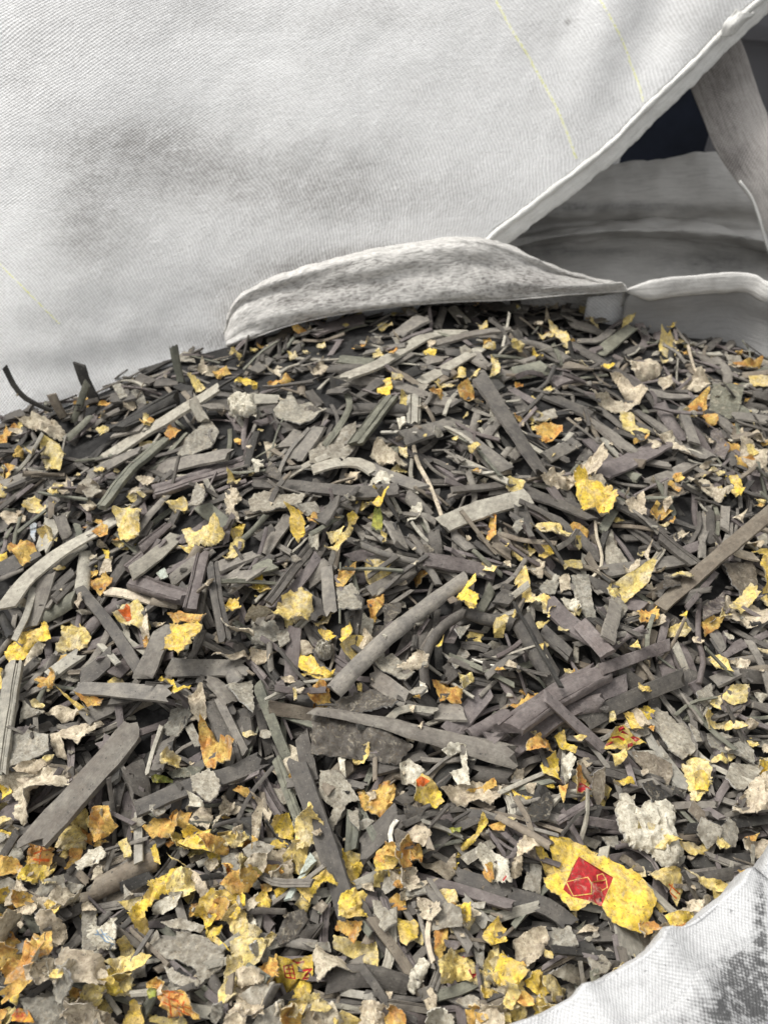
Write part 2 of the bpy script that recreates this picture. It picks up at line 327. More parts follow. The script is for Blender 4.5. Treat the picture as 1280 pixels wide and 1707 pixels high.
# hem: a folded doubled band outside the seam, running down the edge
def hemrow(k, dy, dz): return [e + np.array([k * .7, dy, -k * .72 + dz]) for e in Ed]
wd = [0.0, .012, .032, .038]
hem = surf([[e + np.array([-.002, -.002, .001]) for e in Ed], [e + np.array([.001, -.0055, .000]) for e in Ed], [e + np.array([.0035, -.0045, -.0035]) for e in Ed], [e + np.array([.0045, .0, -.005]) for e in Ed],
            [e + np.array([.0095, -.001, -.011]) for e in Ed], [e + np.array([.017, .0, -.0205]) for e in Ed], [e + np.array([.0178, .003, -.0212]) for e in Ed], [e + np.array([.015, .007, -.018]) for e in Ed]], 220, 30)
M_HEM = fabric_material("creased sack hem", pitch=.004, base=(.74, .73, .69), dirt_shade=(.30, .29, .27), weave=.6, fibre=.35)
hm = cloth("hem", hem, M_HEM, wrinkle=(.0022, 48), seed=2, thick=.0018); adopt(hm, sack)
# corner tip that sticks out at the top of the hem
tipc = at(1225, 34, 1.285)
tp = surf([[at(1200, 62, 1.28), at(1208, 40, 1.28), at(1226, 14, 1.28)], [at(1216, 58, 1.275), at(1222, 40, 1.27), at(1236, 20, 1.275)], [at(1240, 36, 1.28), at(1246, 30, 1.275), at(1250, 22, 1.28)], [at(1252, 25, 1.285), at(1254, 24, 1.285), at(1255, 20, 1.285)]], 14, 20)
tc_ = cloth("corner_tip", tp, M_HEM, wrinkle=(.005, 40), seed=4, thick=.003); adopt(tc_, sack)
# back and side of the sack so it is a closed body
bkrows = [[GS[i, -1] for i in range(0, 110, 6)], [GS[i, -1] + np.array([.0, .10, -.04]) for i in range(0, 110, 6)], [GS[i, -1] + np.array([-.05, .45, -.2]) for i in range(0, 110, 6)]]
sd = cloth("side_panel", surf(bkrows, 60, 24), M_BAG, wrinkle=(.01, 6), seed=12, flip=True); adopt(sd, sack)
tprow = [GS[0, j] for j in range(0, 150, 10)]
tpn = cloth("top_panel", surf([tprow, [p + np.array([0, .10, .03]) for p in tprow], [p + np.array([0, .5, .0]) for p in tprow], [np.array([p[0], p[1] + .6, FZ]) for p in tprow]], 60, 30), M_BAG, wrinkle=(.01, 6), seed=13); adopt(tpn, sack)
ftrow = [GS[-1, j] for j in range(0, 150, 10)]
ft = cloth("lower_panel", surf([ftrow, [p + np.array([0, .01, -.25]) for p in ftrow], [np.array([p[0], p[1] + .02, FZ]) for p in ftrow]], 60, 20), M_BAG, wrinkle=(.01, 6), seed=14); adopt(ft, sack)
# coloured marker threads woven into the cloth
M_YT, n_, l_ = new_mat("yellow marker thread"); b_ = NB(M_YT); tcn = n_.new('ShaderNodeTexCoord')
tn = b_.tex(tcn.outputs['Object'], 420, 3, .6)
b_.out(b_.mix(b_.ramp(tn, .42, .58), (.68, .68, .30, 1), (.79, .79, .76, 1)), .7, b_.bump(tn, .5, .001), .3)
from mathutils.bvhtree import BVHTree
mb = bd.data; bvh = BVHTree.FromPolygons([v.co for v in mb.vertices], [tuple(p.vertices) for p in mb.polygons])
def on_sack(px, py):
    d = Vector(ray(px, py)).normalized(); h = bvh.ray_cast(Vector(CAM), d)
    return np.array(h[0] - d * .0012) if h[0] else None
for pts, wpx in [([(826, 0), (850, 45), (878, 90), (900, 130), (925, 175), (945, 222), (960, 265)], 3.8), ([(1000, 0), (1020, 35), (1038, 70), (1052, 110), (1064, 140), (1072, 170)], 3.4),
            ([(-20, 420), (20, 460), (60, 500), (100, 540)], 2.6)]:
    S = resample(pts, 40); q = []
    for i, p in enumerate(S):
        pr = S[min(i + 1, 39)] - S[max(i - 1, 0)]; pr = np.array([-pr[1], pr[0]]) / (np.linalg.norm(pr) + 1e-6)
        jx = 1.0 * noise.noise(Vector((i * .7, 0, 0)))
        a = on_sack(*(p + pr * (wpx / 2 + jx))); c = on_sack(*(p - pr * (wpx / 2 - jx)))
        if a is not None and c is not None: q.append((a, c))
    vs = [tuple(x) for ac in q for x in ac]; fs = [(2 * i, 2 * i + 1, 2 * i + 3, 2 * i + 2) for i in range(len(q) - 1)]
    me = bpy.data.meshes.new("marker_thread"); me.from_pydata(vs, [], fs); me.materials.append(M_YT)
    o = bpy.data.objects.new("marker_thread", me); COL.objects.link(o); adopt(o, sack)
    s = o.modifiers.new('thickness', 'SOLIDIFY'); s.thickness = .0008; s.offset = 0
# small dark flecks on the sack are in its dirt layer
# ================================================================= grey sack behind on the right
gs = empty("grey_sack", (.5, 1.5, FZ)); tag(gs, "grimy grey sack slumped in the shade behind the bag on the right", "bulk bag")
XS = [700, 800, 900, 1000, 1100, 1200, 1300, 1420, 1560]
def grow(ys, Y, bow=0): return [at(x, y, Y) for x, y in zip(XS, ys)]
rowsG = [[p + np.array([0, .10, -.12]) for p in grow([330, 318, 300, 284, 272, 262, 262, 280, 300], 1.50)],
         grow([330, 318, 302, 287, 272, 264, 264, 282, 305], 1.47),
         grow([345, 335, 318, 302, 290, 284, 290, 310, 330], 1.42),
         grow([380, 366, 352, 344, 338, 336, 345, 360, 380], 1.385),
         grow([415, 400, 381, 371, 366, 369, 384, 410, 440], 1.40),
         grow([424, 408, 390, 379, 376, 381, 398, 430, 460], 1.345),
         grow([428, 416, 399, 387, 384, 391, 410, 442, 470], 1.318),
         grow([436, 424, 407, 396, 394, 402, 424, 456, 480], 1.375),
         grow([448, 436, 420, 410, 409, 418, 440, 470, 500], 1.365),
         grow([520, 520, 510, 500, 500, 500, 510, 540, 560], 1.28),
         grow([700, 700, 690, 680, 680, 680, 690, 700, 720], 1.25)]
rowsG.append([np.array([p[0], p[1] + .1, FZ]) for p in rowsG[-1]])
gb = cloth("body", surf(rowsG, 110, 130), M_DIRTY, wrinkle=(.011, 9), seed=21, dirt_shade=[(1000, 345, 200, 8, .5), (1190, 440, 90, 22, .45), (980, 420, 90, 7, .4), (900, 390, 50, 60, .3)]); adopt(gb, gs)
gsd = cloth("top_panel", surf([rowsG[0], [p + np.array([0, .3, -.1]) for p in rowsG[0]], [np.array([p[0], p[1] + .35, FZ]) for p in rowsG[0]]], 50, 24), M_DIRTY, wrinkle=(.01, 6), seed=22); adopt(gsd, gs)
# dirty webbing strap hanging down at the far right, and a pale tube painting the highlight on its edge
ws = empty("lifting_strap", (.6, 1.25, .1)); tag(ws, "wide dirty fuzzy strap hanging down at the top right corner", "strap")
Lft = [(1090, -60), (1120, 60), (1146, 135), (1168, 190), (1192, 250), (1222, 296), (1256, 345), (1290, 420), (1330, 520)]
Rgt = [(1190, -60), (1222, 40), (1246, 100), (1262, 150), (1280, 200), (1302, 250), (1330, 310), (1360, 400), (1400, 500)]
Ys = [1.46, 1.42, 1.38, 1.33, 1.29, 1.25, 1.22, 1.19, 1.17]
rw = []
for f in (0, .25, .6, 1): rw.append([at(a[0] * (1 - f) + b[0] * f, a[1] * (1 - f) + b[1] * f, y - .006 * math.sin(f * 3.14)) for a, b, y in zip(Lft, Rgt, Ys)])
w_ = cloth("webbing", surf(rw, 100, 26), M_WEB, wrinkle=(.002, 18), seed=31, thick=.004, dirt_shade=[(1200, 180, 30, 60, .3), (1225, 270, 30, 30, .6), (1200, 110, 60, 40, .3)]); adopt(w_, ws)
cd = tube("edge_highlight", [at(1232, 302, 1.20), at(1252, 330, 1.19), at(1264, 362, 1.18), (at(1275, 400, 1.17)), at(1290, 450, 1.16)], .0035, M_HEM, flat=.6); adopt(cd, ws)
# dark sack filling the top right corner
ds = empty("dark_sack", (.9, 1.9, FZ)); tag(ds, "dark grey sack at the top right corner", "bulk bag")
M_DK = fabric_material("dark grey sack cloth", pitch=.006, base=(.11, .11, .12), dirt_shade=(.04, .04, .045), weave=.2)
DX = [1222, 1250, 1300, 1400, 1550]
rwd = [[at(x, -90, 2.2) for x in DX], [at(x, -40, 2.05) for x in DX], [at(x, 20, 2.0) for x in DX], [at(x, y, 2.0) for x, y in zip(DX, (62, 68, 72, 78, 80))], [at(x, y, 2.06) for x, y in zip(DX, (80, 86, 90, 94, 96))], [np.array([at(x, 90, 2.06)[0], 2.15, FZ]) for x in DX]]
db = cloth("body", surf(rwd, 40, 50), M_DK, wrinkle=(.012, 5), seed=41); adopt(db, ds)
# every traced piece: crop block, then "<type><layer> <tone[flags]> <width> x,y x,y ... | label" in crop pixels
TR = """
@A1 0 560
s2 g 60 20,750 190,690
s2 g 35 0,600 185,570
s2 d 30 0,670 70,660
s1 d 70 10,400 120,380
s2 b 45 380,760 520,790
s3 G 45 490,632 800,440 1090,262 | long pale strip|long pale straight strip running back towards the white flap's rolled end
s3 k 20 480,505 820,312 | thin black strip|thin nearly black strip with a yellowish edge beside the long pale strip
s3 g 42 440,700 700,570
s4 nr 40 510,860 640,690 820,525 | pointed greenish strip|pointed greenish strip with dark edges, tapering to a sharp tip
s4 G 55 955,320 1010,420
s3 g 50 1020,355 1150,350
s4 g 60 750,672 1145,590 | flat grey strip|flat grey strip lying level beside the grey triangular flake
s3 p 24 760,760 1225,605
s3 pr 40 780,790 1220,655 | purple ridged strip|long purplish ridged strip lying below the flat grey strip
s3 n 35 330,520 450,410
s3 g 40 580,490 720,460
s3 g 32 650,1010 830,790
s3 kr 60 600,470 740,400 880,330
s3 n 85 1010,850 1140,960
s3 k 35 1215,700 1250,560 1275,480
s3 d 45 680,222 770,242
s3 d 30 770,240 890,240
s3 b 26 640,100 790,85
s2 k 60 700,180 840,110
s2 d 60 560,320 660,300
v5 bf 40 262,290 320,400
v5 nf 34 440,230 400,340 375,425
v5 kf 48 398,135 432,230 480,320 | bent black strip|black bent strip standing hooked against the foot of the large white bag
s5 k 26 400,137 510,158
v5 nf 38 865,55 880,140 905,235 | upright greenish strip|greenish strip standing upright against the shaded foot of the large bag
v6 kf 24 28,152 90,270 180,335 262,372 | curved black strip|thin black curved strip standing free against the large white bag
p3 s 880,590 1030,400 1090,480 1050,560 900,610 | grey triangular flake|grey triangular flake standing on edge beside the flat grey strip
p4 c 100,450 180,405 280,425 340,480 310,520 210,500 | wide beige flake|wide flat beige flake near the foot of the large white bag
p5 y 200,580 240,540 290,550 340,620 300,680 230,660
p5 o 0,530 30,440 50,480 80,490 30,560
p5 G 390,740 440,700 510,780 440,820
p5 c 280,770 340,700 370,740 330,810
p7 wL 1140,330 1180,295 1260,310 1278,380 1230,412 1150,390 | small white foam chip|small rounded white foam chip lying on grey strips
p5 o 815,480 850,450 900,470 870,520 840,520
p5 y 940,210 1000,240 1030,280 980,290
p5 Y 1160,235 1210,212 1275,240 1270,262 1180,258 | bright yellow sliver|bright yellow sliver lying behind the small white foam chip
p5 y 710,400 740,395 748,455 715,458
p5 y 480,460 520,450 550,460 500,500
p5 o 485,345 530,328 575,350 520,362
p4 y 130,860 180,795 220,850 280,820 275,890 180,900
p6 y 600,1000 590,920 650,840 720,880 690,980
p5 c 680,720 740,705 800,720 740,760
p5 y 790,850 840,820 930,835 940,870 870,892
p5 s 940,850 980,730 1025,780 1010,840
p6 c 1115,770 1150,750 1200,800 1170,860 1200,930 1140,910 1130,850
p5 y 1130,700 1200,720 1180,760 1130,745
p4 c 400,850 450,820 510,850 460,880
p4 y 460,115 540,100 590,120 560,170 540,210 510,150
p4 y 760,80 820,75 825,110 770,120
p4 s 560,250 600,240 640,310 600,320
p4 s 650,280 700,260 730,340 690,360
p4 y 1130,100 1160,70 1210,80 1190,120
p4 c 980,190 1005,130 1030,180 1100,150 1060,210
p4 s 860,70 960,90 970,130 880,140
p4 o 1060,190 1130,160 1150,190 1080,215
@A2 420 480
s2 p 55 300,240 420,190 560,160
s2 g 60 730,230 860,150
s2 G 50 990,100 1070,190 | stubby pale strip|stubby pale grey strip pointing away just under the flap's lower edge
s2 g 40 920,200 950,100
s2 d 45 490,590 770,600
s2 g 50 0,430 80,370
s2 g 50 1160,740 1230,650
s2 g 40 1240,840 1280,800
s2 g 60 580,900 840,1000
s2 b 40 100,290 200,200
s2 d 35 60,330 130,260
s2 g 30 560,330 760,290
s2 g 40 860,370 960,360
s2 d 40 960,320 1050,330
s2 g 80 1200,430 1280,420
s2 g 50 1090,340 1190,420
s2 d 50 1060,130 1140,120
s2 g 50 1180,80 1280,110
s2 d 50 880,620 1010,590
s2 g 50 860,550 1000,580
s2 d 40 280,520 340,590
s2 G 50 0,560 140,560
s2 d 50 160,700 240,680
s2 g 60 1160,560 1250,600
s3 g 34 870,290 1080,240 1275,205
s3 n 42 425,355 640,380 | greenish hollow strip|greenish round strip with an open dark end below the long arched strip
s3 d 40 380,397 570,402
s4 G 44 450,450 620,390 770,300 960,215 1060,230 | long arched strip|long pale grey strip arching over its neighbours in front of the flap
s4 G 46 830,475 1000,380 1140,300 | pale slanted strip|straight pale strip slanting away to the right of the long arched strip
s3 g 44 470,465 680,480 880,545
s4 nr 62 515,785 690,550 | greenish ridged strip|wide greenish ridged strip ending under a yellow ball scrap
s4 nr 34 465,510 485,590 430,700 360,790 | curled grooved strip|curled grooved strip bending like a hook beside the angular grey flake
s4 Gr 76 806,555 802,700
s4 g 70 740,760 1000,670
s4 g 72 1020,715 1240,905
s4 G 34 1005,845 1270,965
s3 g 45 1085,745 1125,600
s3 g 75 210,865 335,700
s3 g 60 160,800 240,720
s4 g 18 130,940 180,820 285,700
s3 G 45 300,905 430,870 560,880 610,915
s4 s 10 640,715 820,720
s3 G 18 1130,700 1190,800
s3 d 50 820,830 880,880
s4 c 20 800,790 825,880 880,980 945,1150 | thin cream strand|thin twisted cream strand hanging across the grey strips
p2 s 290,880 280,780 420,720 520,690 510,800 440,870
p3 d 60,930 90,860 150,930 140,960
p4 G 90,630 170,560 185,500 230,590 290,570 375,625 240,695 | angular grey flake|angular pale grey flake with a pointed corner lying flat in the upper heap
p5 Y 630,460 680,448 698,500 680,542 618,540 | yellow ball scrap|crumpled yellow ball of paper sitting at the end of the greenish ridged strip
p4 y 690,430 750,450 740,465 690,455
p5 Y 845,322 880,305 915,320 905,340 850,343
p4 y 730,540 765,540 765,585 735,575
p5 w 0,590 25,600 25,650 0,645
p5 c 60,770 110,765 140,810 80,855
p5 w 0,850 60,835 60,920 20,950
p5 y 1110,180 1165,175 1165,212 1130,215
p5 o 1145,260 1180,250 1190,275 1150,280
p5 o 1090,60 1125,60 1125,85 1095,88
p5 y 600,320 630,300 660,345 600,355
p4 c 740,90 800,100 840,130 760,165
p4 y 620,190 680,170 700,215 640,215
p4 o 200,210 300,195 300,225 220,235
p5 o 75,490 110,460 210,450 190,485 90,500
p5 Y 0,470 30,480 25,500 0,500
p4 y 180,320 220,320 230,350 190,360
p5 c 290,420 350,350 375,400 330,470
p5 o 1010,530 1060,500 1100,530 1100,560 1150,560 1140,580 1030,560
p5 y 1180,340 1220,330 1225,440 1180,440 1190,390
p5 cC 580,820 640,800 770,880 740,905 640,880 | curled cream peel|curled cream peel lying just in front of the greenish ridged strip
p4 n 650,760 730,790 720,850 660,840
p5 y 730,800 770,785 770,850 740,850
p4 w 720,660 760,640 770,690 730,700
p4 c 1210,905 1280,910 1280,945 1230,935
p4 w 640,920 700,930 680,980 570,990
p4 y 880,490 920,470 1010,490 960,500
p4 c 80,440 130,390 170,400 150,460
p4 y 320,290 360,270 370,310 330,320
p4 y 520,120 540,110 550,145 510,150
@A3 850 480
s2 g 36 0,265 150,290 285,365
s2 g 40 280,170 440,220
s3 g 28 330,270 430,265 500,215
s2 n 75 0,435 160,405
s2 d 45 170,540 420,640
s2 g 40 1010,640 1110,720
s2 b 30 270,390 390,405
s2 G 16 900,330 1040,335
s2 g 30 930,340 1020,390
s2 g 45 1110,640 1280,660
s2 d 40 1200,530 1280,545
s2 d 30 1180,580 1280,605
s2 g 60 680,990 880,890
s2 g 70 170,850 320,770
s2 g 50 0,860 60,790
s2 p 50 200,470 330,450
s2 d 50 20,60 60,230
s2 g 60 0,100 70,110
s2 d 40 90,170 240,150
s2 p 50 380,760 520,900
s2 n 50 520,900 640,950
s2 d 60 1060,820 1140,900
s2 g 30 680,870 790,890
s3 g 32 680,520 800,545 910,540
s3 d 38 300,280 450,370 660,500 | dark diagonal strip|long dark strip running diagonally under the broad greenish strip
s4 n 62 430,335 600,200 | broad greenish strip|broad flat greenish strip slanting near the dark gap at the back of the bag
s4 g 48 390,660 500,740 600,830
s4 p 82 435,930 620,850 775,765 | purple strip with torn end|wide purplish strip with a torn cream flake at its far end
s4 g 42 620,620 760,710 975,855
s4 p 60 740,580 800,680 870,760
s4 g 50 850,600 910,780
s5 d 66 -155,445 0,690 155,925 | dark tube strip|thick dark straight strip lying steeply down the upper heap
s4 c 12 880,290 900,370 930,440
p3 n 1000,480 1160,490 1120,650 1080,660 985,600 | square greenish plate|square flat greenish plate near the shaded side wall of the bag
p3 c 560,350 680,335 740,390 730,450 640,470 590,420
p4 y 730,270 800,260 830,330 780,350 735,320
p4 y 650,190 790,175 800,220 700,200
p4 c 840,470 930,440 1000,480 930,525 850,510
p5 cC 500,470 600,460 650,500 690,560 640,600 560,540 | curled cream shell|curled cream shell with brown inner side beside the dark diagonal strip
p5 c 370,550 460,555 620,590 570,630 450,590
p4 y 540,630 600,640 620,700 690,720 680,750 560,720
p5 o 860,600 940,545 960,620 880,615
p6 o 920,650 950,625 1005,625 1010,685 960,690
p6 o 120,700 190,700 200,650 250,680 250,750 190,770 140,740 | orange ruffled scrap|small ruffled orange scrap beside the lower end of the dark tube strip
p5 y 130,240 190,220 215,250 160,270
p5 Y 110,320 160,330 165,375 120,370
p5 y 180,190 220,170 270,230 300,300 260,310
p4 y 340,120 365,80 395,115 380,145
p4 o 500,110 550,115 545,155 510,150
p4 c 730,460 790,450 820,500 760,510
p5 c 690,730 790,740 860,800 872,870 845,840 800,790 720,760
p4 o 1090,370 1180,375 1240,360 1240,400 1110,400
p4 y 1180,440 1280,430 1280,520 1200,500
p4 p 990,720 1060,720 1090,790 1060,860 1000,820
p6 cC 130,1000 190,960 320,905 420,880 450,930 390,970 220,1012 | cream paper roll|long cream paper roll lying above the large yellow and tan scrap
p5 o 20,480 60,485 60,505 25,505
p4 s 110,640 220,600 230,650 120,670
p5 Y 1060,950 1120,940 1160,1010 1080,1010
p4 c 1130,760 1200,770 1270,880 1230,930 1150,860
p5 y 1160,790 1200,790 1230,830 1180,830
p5 o 750,1000 790,970 850,1000 830,1020
p4 y 540,250 560,150 620,160
p4 s 1060,330 1140,340 1150,400 1080,380
p4 c 170,180 180,90 200,160
@B1 0 860
s1 d 80 0,290 190,180
s1 d 90 140,920 260,830
s1 d 90 0,900 80,860
s2 n 70 190,520 380,410
s2 G 85 210,180 290,0
s2 g 65 295,0 335,105
s2 g 50 0,85 50,20
s2 k 50 0,480 60,600
s2 G 35 300,240 430,150
s2 dr 45 270,425 385,310
s2 dr 40 250,390 370,290
s2 pr 60 650,290 800,150
s2 d 25 650,150 750,0
s2 pr 45 700,170 840,50
s2 g 60 850,325 1000,210
s2 g 90 1110,360 1240,280
s2 g 60 1095,265 1275,200
s2 p 50 440,560 600,420
s2 d 85 410,820 560,700
s2 p 70 560,800 650,720
s2 b 55 760,420 900,440
s2 d 60 900,360 950,430
s2 d 60 1180,640 1220,700
s2 d 60 850,600 860,680
s2 g 80 1150,770 1180,840
s3 g 80 150,560 210,400 240,300 | wide leaning strip|wide grey strip leaning under the long light curved strip
s3 G 35 75,625 140,480 170,360
s4 G 60 25,465 130,330 300,190 590,15 | long light curved strip|very long light grey strip curving in from the edge of the heap
s3 G 75 405,400 415,300 432,185
s3 G 74 650,290 760,210 880,100 | pale crossing strip|pale wide strip crossing the bundle of ridged purple strips
s4 cw 42 530,375 620,390 760,430
s5 dn 64 395,362 560,560 718,810 | dark straight batten|prominent dark straight strip slanting down under a yellow printed scrap
s5 g 100 820,560 770,680 715,795 | short broad strip|short broad grey strip leaning on the dark straight batten
s4 gj 92 840,755 1230,760 | level wide strip|wide level grey strip with a ragged edge right of the short broad strip
s6 g 78 385,858 600,870 845,888 | level bubbled strip|level grey strip with small bubbles and a yellow curl on its end
s4 pr 80 680,340 930,420 | ridged purple block|thick ridged purplish piece with several layers lying level
s4 pr 68 945,480 1010,200 | ridged forked stick|ridged purple stick with a forked top standing beside the dark pod
s5 dr 66 1055,245 1075,400 1120,635 | dark split pod|dark ridged pod-shaped piece split lengthwise
s3 G 62 250,800 400,690
s3 G 32 500,640 590,740
s3 g 60 1030,800 1150,930
s5 Gr 85 80,740 40,1010 0,1300 | pale edge strip|pale grooved strip running down the left side of the photo
p4 G 1120,840 1250,825 1258,975 1190,920 | grey triangle|pale grey triangular flake below the level wide strip
p3 c 130,750 100,720 210,640 245,650
p5 Y 20,670 80,590 200,540 260,560 262,620 180,640 90,740 40,720 | rough yellow flake|rough bright yellow flake lying over the top of the pale edge strip
p5 y 280,680 320,620 310,560 380,520 430,570 460,610 420,680 360,690 | ruffled cream-yellow scrap|ruffled cream-yellow scrap beside the rough yellow flake
p6 y 580,520 620,460 700,440 740,500 740,570 690,560 600,545 | orange-marked scrap|pale yellow scrap with an orange printed mark above the short broad strip
p5 c 690,550 740,500 745,600 730,700 710,610
p6 Y 850,540 930,520 1000,530 1000,560 940,650 900,705 880,680 830,690 | folded yellow scrap|folded yellow scrap with a pinkish rim leaning on the ridged forked stick
p4 o 860,500 900,480 1030,490 1035,520 880,540
p6 YC 1115,450 1140,410 1190,410 1170,440 1200,480 1140,492
p5 y 890,160 940,150 900,70 940,40 1000,80 1040,60 1100,90 1130,130 1030,150 960,130 960,190 | lacy yellow scrap|lacy torn yellow scrap with thin branches in the middle left of the heap
p5 y 1110,222 1160,130 1220,130 1200,190 1140,235
p6 Y 1140,90 1180,50 1225,60 1200,110 1160,120
p5 o 450,330 500,300 570,320 550,350 500,400 470,370
p5 c 490,290 530,200 560,200 560,290
p6 Y 520,180 545,170 550,220 530,220
p5 Y 0,180 50,200 40,235 0,230
p5 o 50,190 60,140 180,160 190,190 110,240
p5 c 370,430 410,380 420,420 390,460
p7 YC 775,840 800,805 850,810 872,870 930,885 920,905 860,905 840,850 | yellow curl on bubbled strip|small bright yellow curl sitting on the end of the level bubbled strip
p5 o 400,900 520,910 490,955 440,950
p6 o 710,620 735,605 745,650 720,665
p5 Y 1240,380 1280,290 1290,380
p6 y 590,110 590,80 640,30 700,50 680,110 630,135 | round yellow scrap|rounded folded yellow scrap behind the bundle of ridged strips
p5 B 150,50 185,30 180,140 160,130
p5 y 250,120 290,115 285,135
p5 t 780,290 820,260 840,310 800,320
p5 c 1050,690 1140,685 1260,705 1180,730
p5 c 0,10 100,-20 150,10 60,60
@B2 420 800
s1 d 80 720,930 800,760
s1 d 70 820,860 870,700
s1 d 90 1170,690 1280,610
s1 k 60 0,600 90,560
s2 g 60 60,370 190,180
s2 d 60 340,225 430,100
s2 g 90 280,500 390,420
s2 d 34 900,790 920,650
s2 g 70 770,70 880,190
s2 d 62 900,260 920,380
s2 g 30 790,270 860,370
s2 b 80 1180,300 1280,355
s2 g 50 1000,275 1090,350
s2 g 20 550,230 650,300
s2 g 50 680,220 740,340
s2 g 60 590,410 700,360
s2 d 50 30,300 110,240
s2 n 60 0,460 110,420
s2 p 60 480,390 640,360
s2 d 80 300,590 330,690
s2 d 80 1230,620 1280,560
s2 d 60 1150,900 1280,840
s3 g 68 373,440 395,665 | upright grey strip|upright grey strip standing behind the olive-yellow curled scrap
s3 p 76 215,740 195,1010
s3 g 62 580,565 810,440
s3 gc 34 540,330 700,390 860,430 925,530 | bent grey cord|bent grey rounded cord running down to the long diagonal strip
s3 n 52 1120,680 1190,540
s3 d 30 990,62 1120,45 1290,30
s4 d 58 10,18 270,42 560,70 730,50 | long dark cracked strip|long dark level strip with a crack across it in the middle of the heap
s4 dr 50 80,615 290,340 | ridged dark stick|dark ridged stick slanting beside the folded cream and yellow scrap
s3 p 50 110,640 250,500 330,380
s4 p 72 850,400 1000,420 1200,470
s4 p 16 950,345 1240,420
s4 dc 52 850,1020 852,860 950,720 1035,668 | dark bent pipe|dark round pipe bent like an elbow behind the silver wire
s5 dc 50 1025,672 1150,712 1290,738
s5 G 92 940,228 1130,150 1370,85 | broad flat strip|very broad flat grey strip lying bare in the centre of the heap
s6 g 84 405,1050 620,830 850,640 1065,488 | long diagonal strip|longest straight grey strip, running diagonally through the centre of the heap
s6 w 8 1090,900 1190,925 1290,945
p2 d 655,620 745,610 740,660 655,740
p3 G 600,900 700,870 810,960 760,1010 640,950 | crumbly grey flake|crumbly whitish grey flake tucked beneath the long diagonal strip
p4 sL 315,860 330,825 360,815 392,828 405,860 392,890 360,905 330,892 | round grey pellet|round grey pellet beside the foot of the long diagonal strip
p4 c 0,860 130,845 80,910 0,920
p3 s 0,700 120,710 150,780 90,830 0,820
p3 G -10,90 60,60 270,80 250,130 130,150 60,170 -10,160 | jagged pale flake|jagged pale grey flake under the long dark cracked strip
p4 s 210,130 310,110 340,170 280,180
p5 Y 210,140 260,170 275,220 240,320 215,270 | yellow leaf scrap|bright yellow leaf-shaped scrap standing below the jagged pale flake
p5 o 270,180 335,180 330,220 290,220
p6 w 280,270 330,250 360,280 340,340 290,355
p6 y 360,270 430,260 430,300 400,310 | folded cream-yellow scrap|folded cream and yellow scrap on top of the ridged dark stick
p6 y 350,380 400,320 480,250 495,270 440,340 420,370
p6 Y 470,185 500,160 530,185 510,220 480,220 | tiny yellow knot|tiny bright yellow knot lying alone below the long dark cracked strip
p6 o 430,440 510,420 505,470 450,535 415,530 | orange square scrap|small orange square scrap leaning above a fibrous grey flake
p6 Y 0,500 30,465 60,510 95,550 40,560
p6 y -30,690 100,662 180,610 240,540 300,580 300,640 240,710 180,680 90,700 0,710 | olive-yellow curled scrap|large curled olive-yellow scrap resting on the foot of the ridged dark stick
p6 Y 330,770 390,745 420,790 370,800
p6 Y 440,740 490,705 520,760 500,790 470,830 440,790
p6 w 510,740 520,670 580,690 600,790 540,750
p5 c 550,760 600,790 560,860 530,820
p4 G 420,540 500,530 550,600 540,650 430,650 | fibrous grey flake|fibrous whitish grey flake under the small orange square scrap
p5 o 570,600 660,590 640,650 600,720 580,650
p4 y 310,730 350,680 410,670 400,690 330,750
p4 Y 240,890 300,900 360,965 420,960 350,1000 240,970
p5 N 590,230 610,180 650,210 640,270 600,260 | green fibre tuft|tiny green fibre tuft near the middle of the heap
p5 y 640,270 670,270 665,320 645,315
p4 Y 560,130 620,90 690,80 620,145
p7 Y 1010,600 1060,530 1110,490 1115,520 1070,570 1130,600 1100,680 1040,660 | yellow fold on pipe|bright yellow folded scrap standing beside the dark bent pipe
p5 o 1180,210 1210,200 1210,300 1160,300
p5 c 1245,410 1280,380 1280,450
p6 Y 910,830 950,790 940,830
p5 s 630,150 700,130 740,150 680,195
p5 w 770,170 850,110 840,180 780,220
p5 y 1020,980 1080,980 1070,1020 1030,1020
p5 c 140,420 180,400 170,450
p5 s 940,870 1000,900 1040,820 1080,880 1010,940
p4 s 1000,740 1080,720 1030,790
p5 s 120,760 180,740 190,800 140,840
@B3 850 800
s1 b 70 640,1000 700,740
s1 p 90 820,820 900,1000
s1 p 80 750,860 800,1010
s1 d 90 1150,950 1280,900
s1 p 70 1000,620 1050,700
s2 d 40 0,22 110,30
s2 d 80 30,150 100,265
s2 d 48 330,280 430,390
s2 g 52 1010,750 1050,850
s2 c 34 1100,362 1210,392
s2 g 42 950,390 950,250 980,130
s2 d 40 990,320 990,150
s2 g 50 1060,262 1065,150
s2 n 50 450,260 570,60
s2 d 60 400,510 520,560
s2 d 20 560,740 650,780
s2 g 50 470,90 560,130
s2 d 50 600,420 690,500
s2 p 60 570,620 660,640
s2 p 50 850,360 930,330
s3 g 62 470,462 840,405 | half-hidden level strip|grey strip lying level behind the yellow and cream knot
s3 g 76 480,800 520,620 | upright broad strip|upright broad grey strip just in front of the yellow and cream knot
s3 p 30 870,640 1020,460
s4 pc 26 930,600 925,800 950,870 930,1015 | wavy grey cord|thin wavy grey cord running down below the long right-hand batten
s3 p 90 195,640 400,800
s4 p 84 350,715 490,870
s5 p 62 440,945 775,822
s3 dr 72 160,755 300,880
s4 p 42 740,820 780,660
s3 p 36 1050,880 1280,760
s4 d 44 50,50 230,120 405,198
s4 d 40 530,130 660,200 760,275
s5 dr 52 730,280 920,430
s5 dc 105 50,720 140,900 215,1020 | thick dark tube|thick dark tube with a crack, slanting next to the silver wire
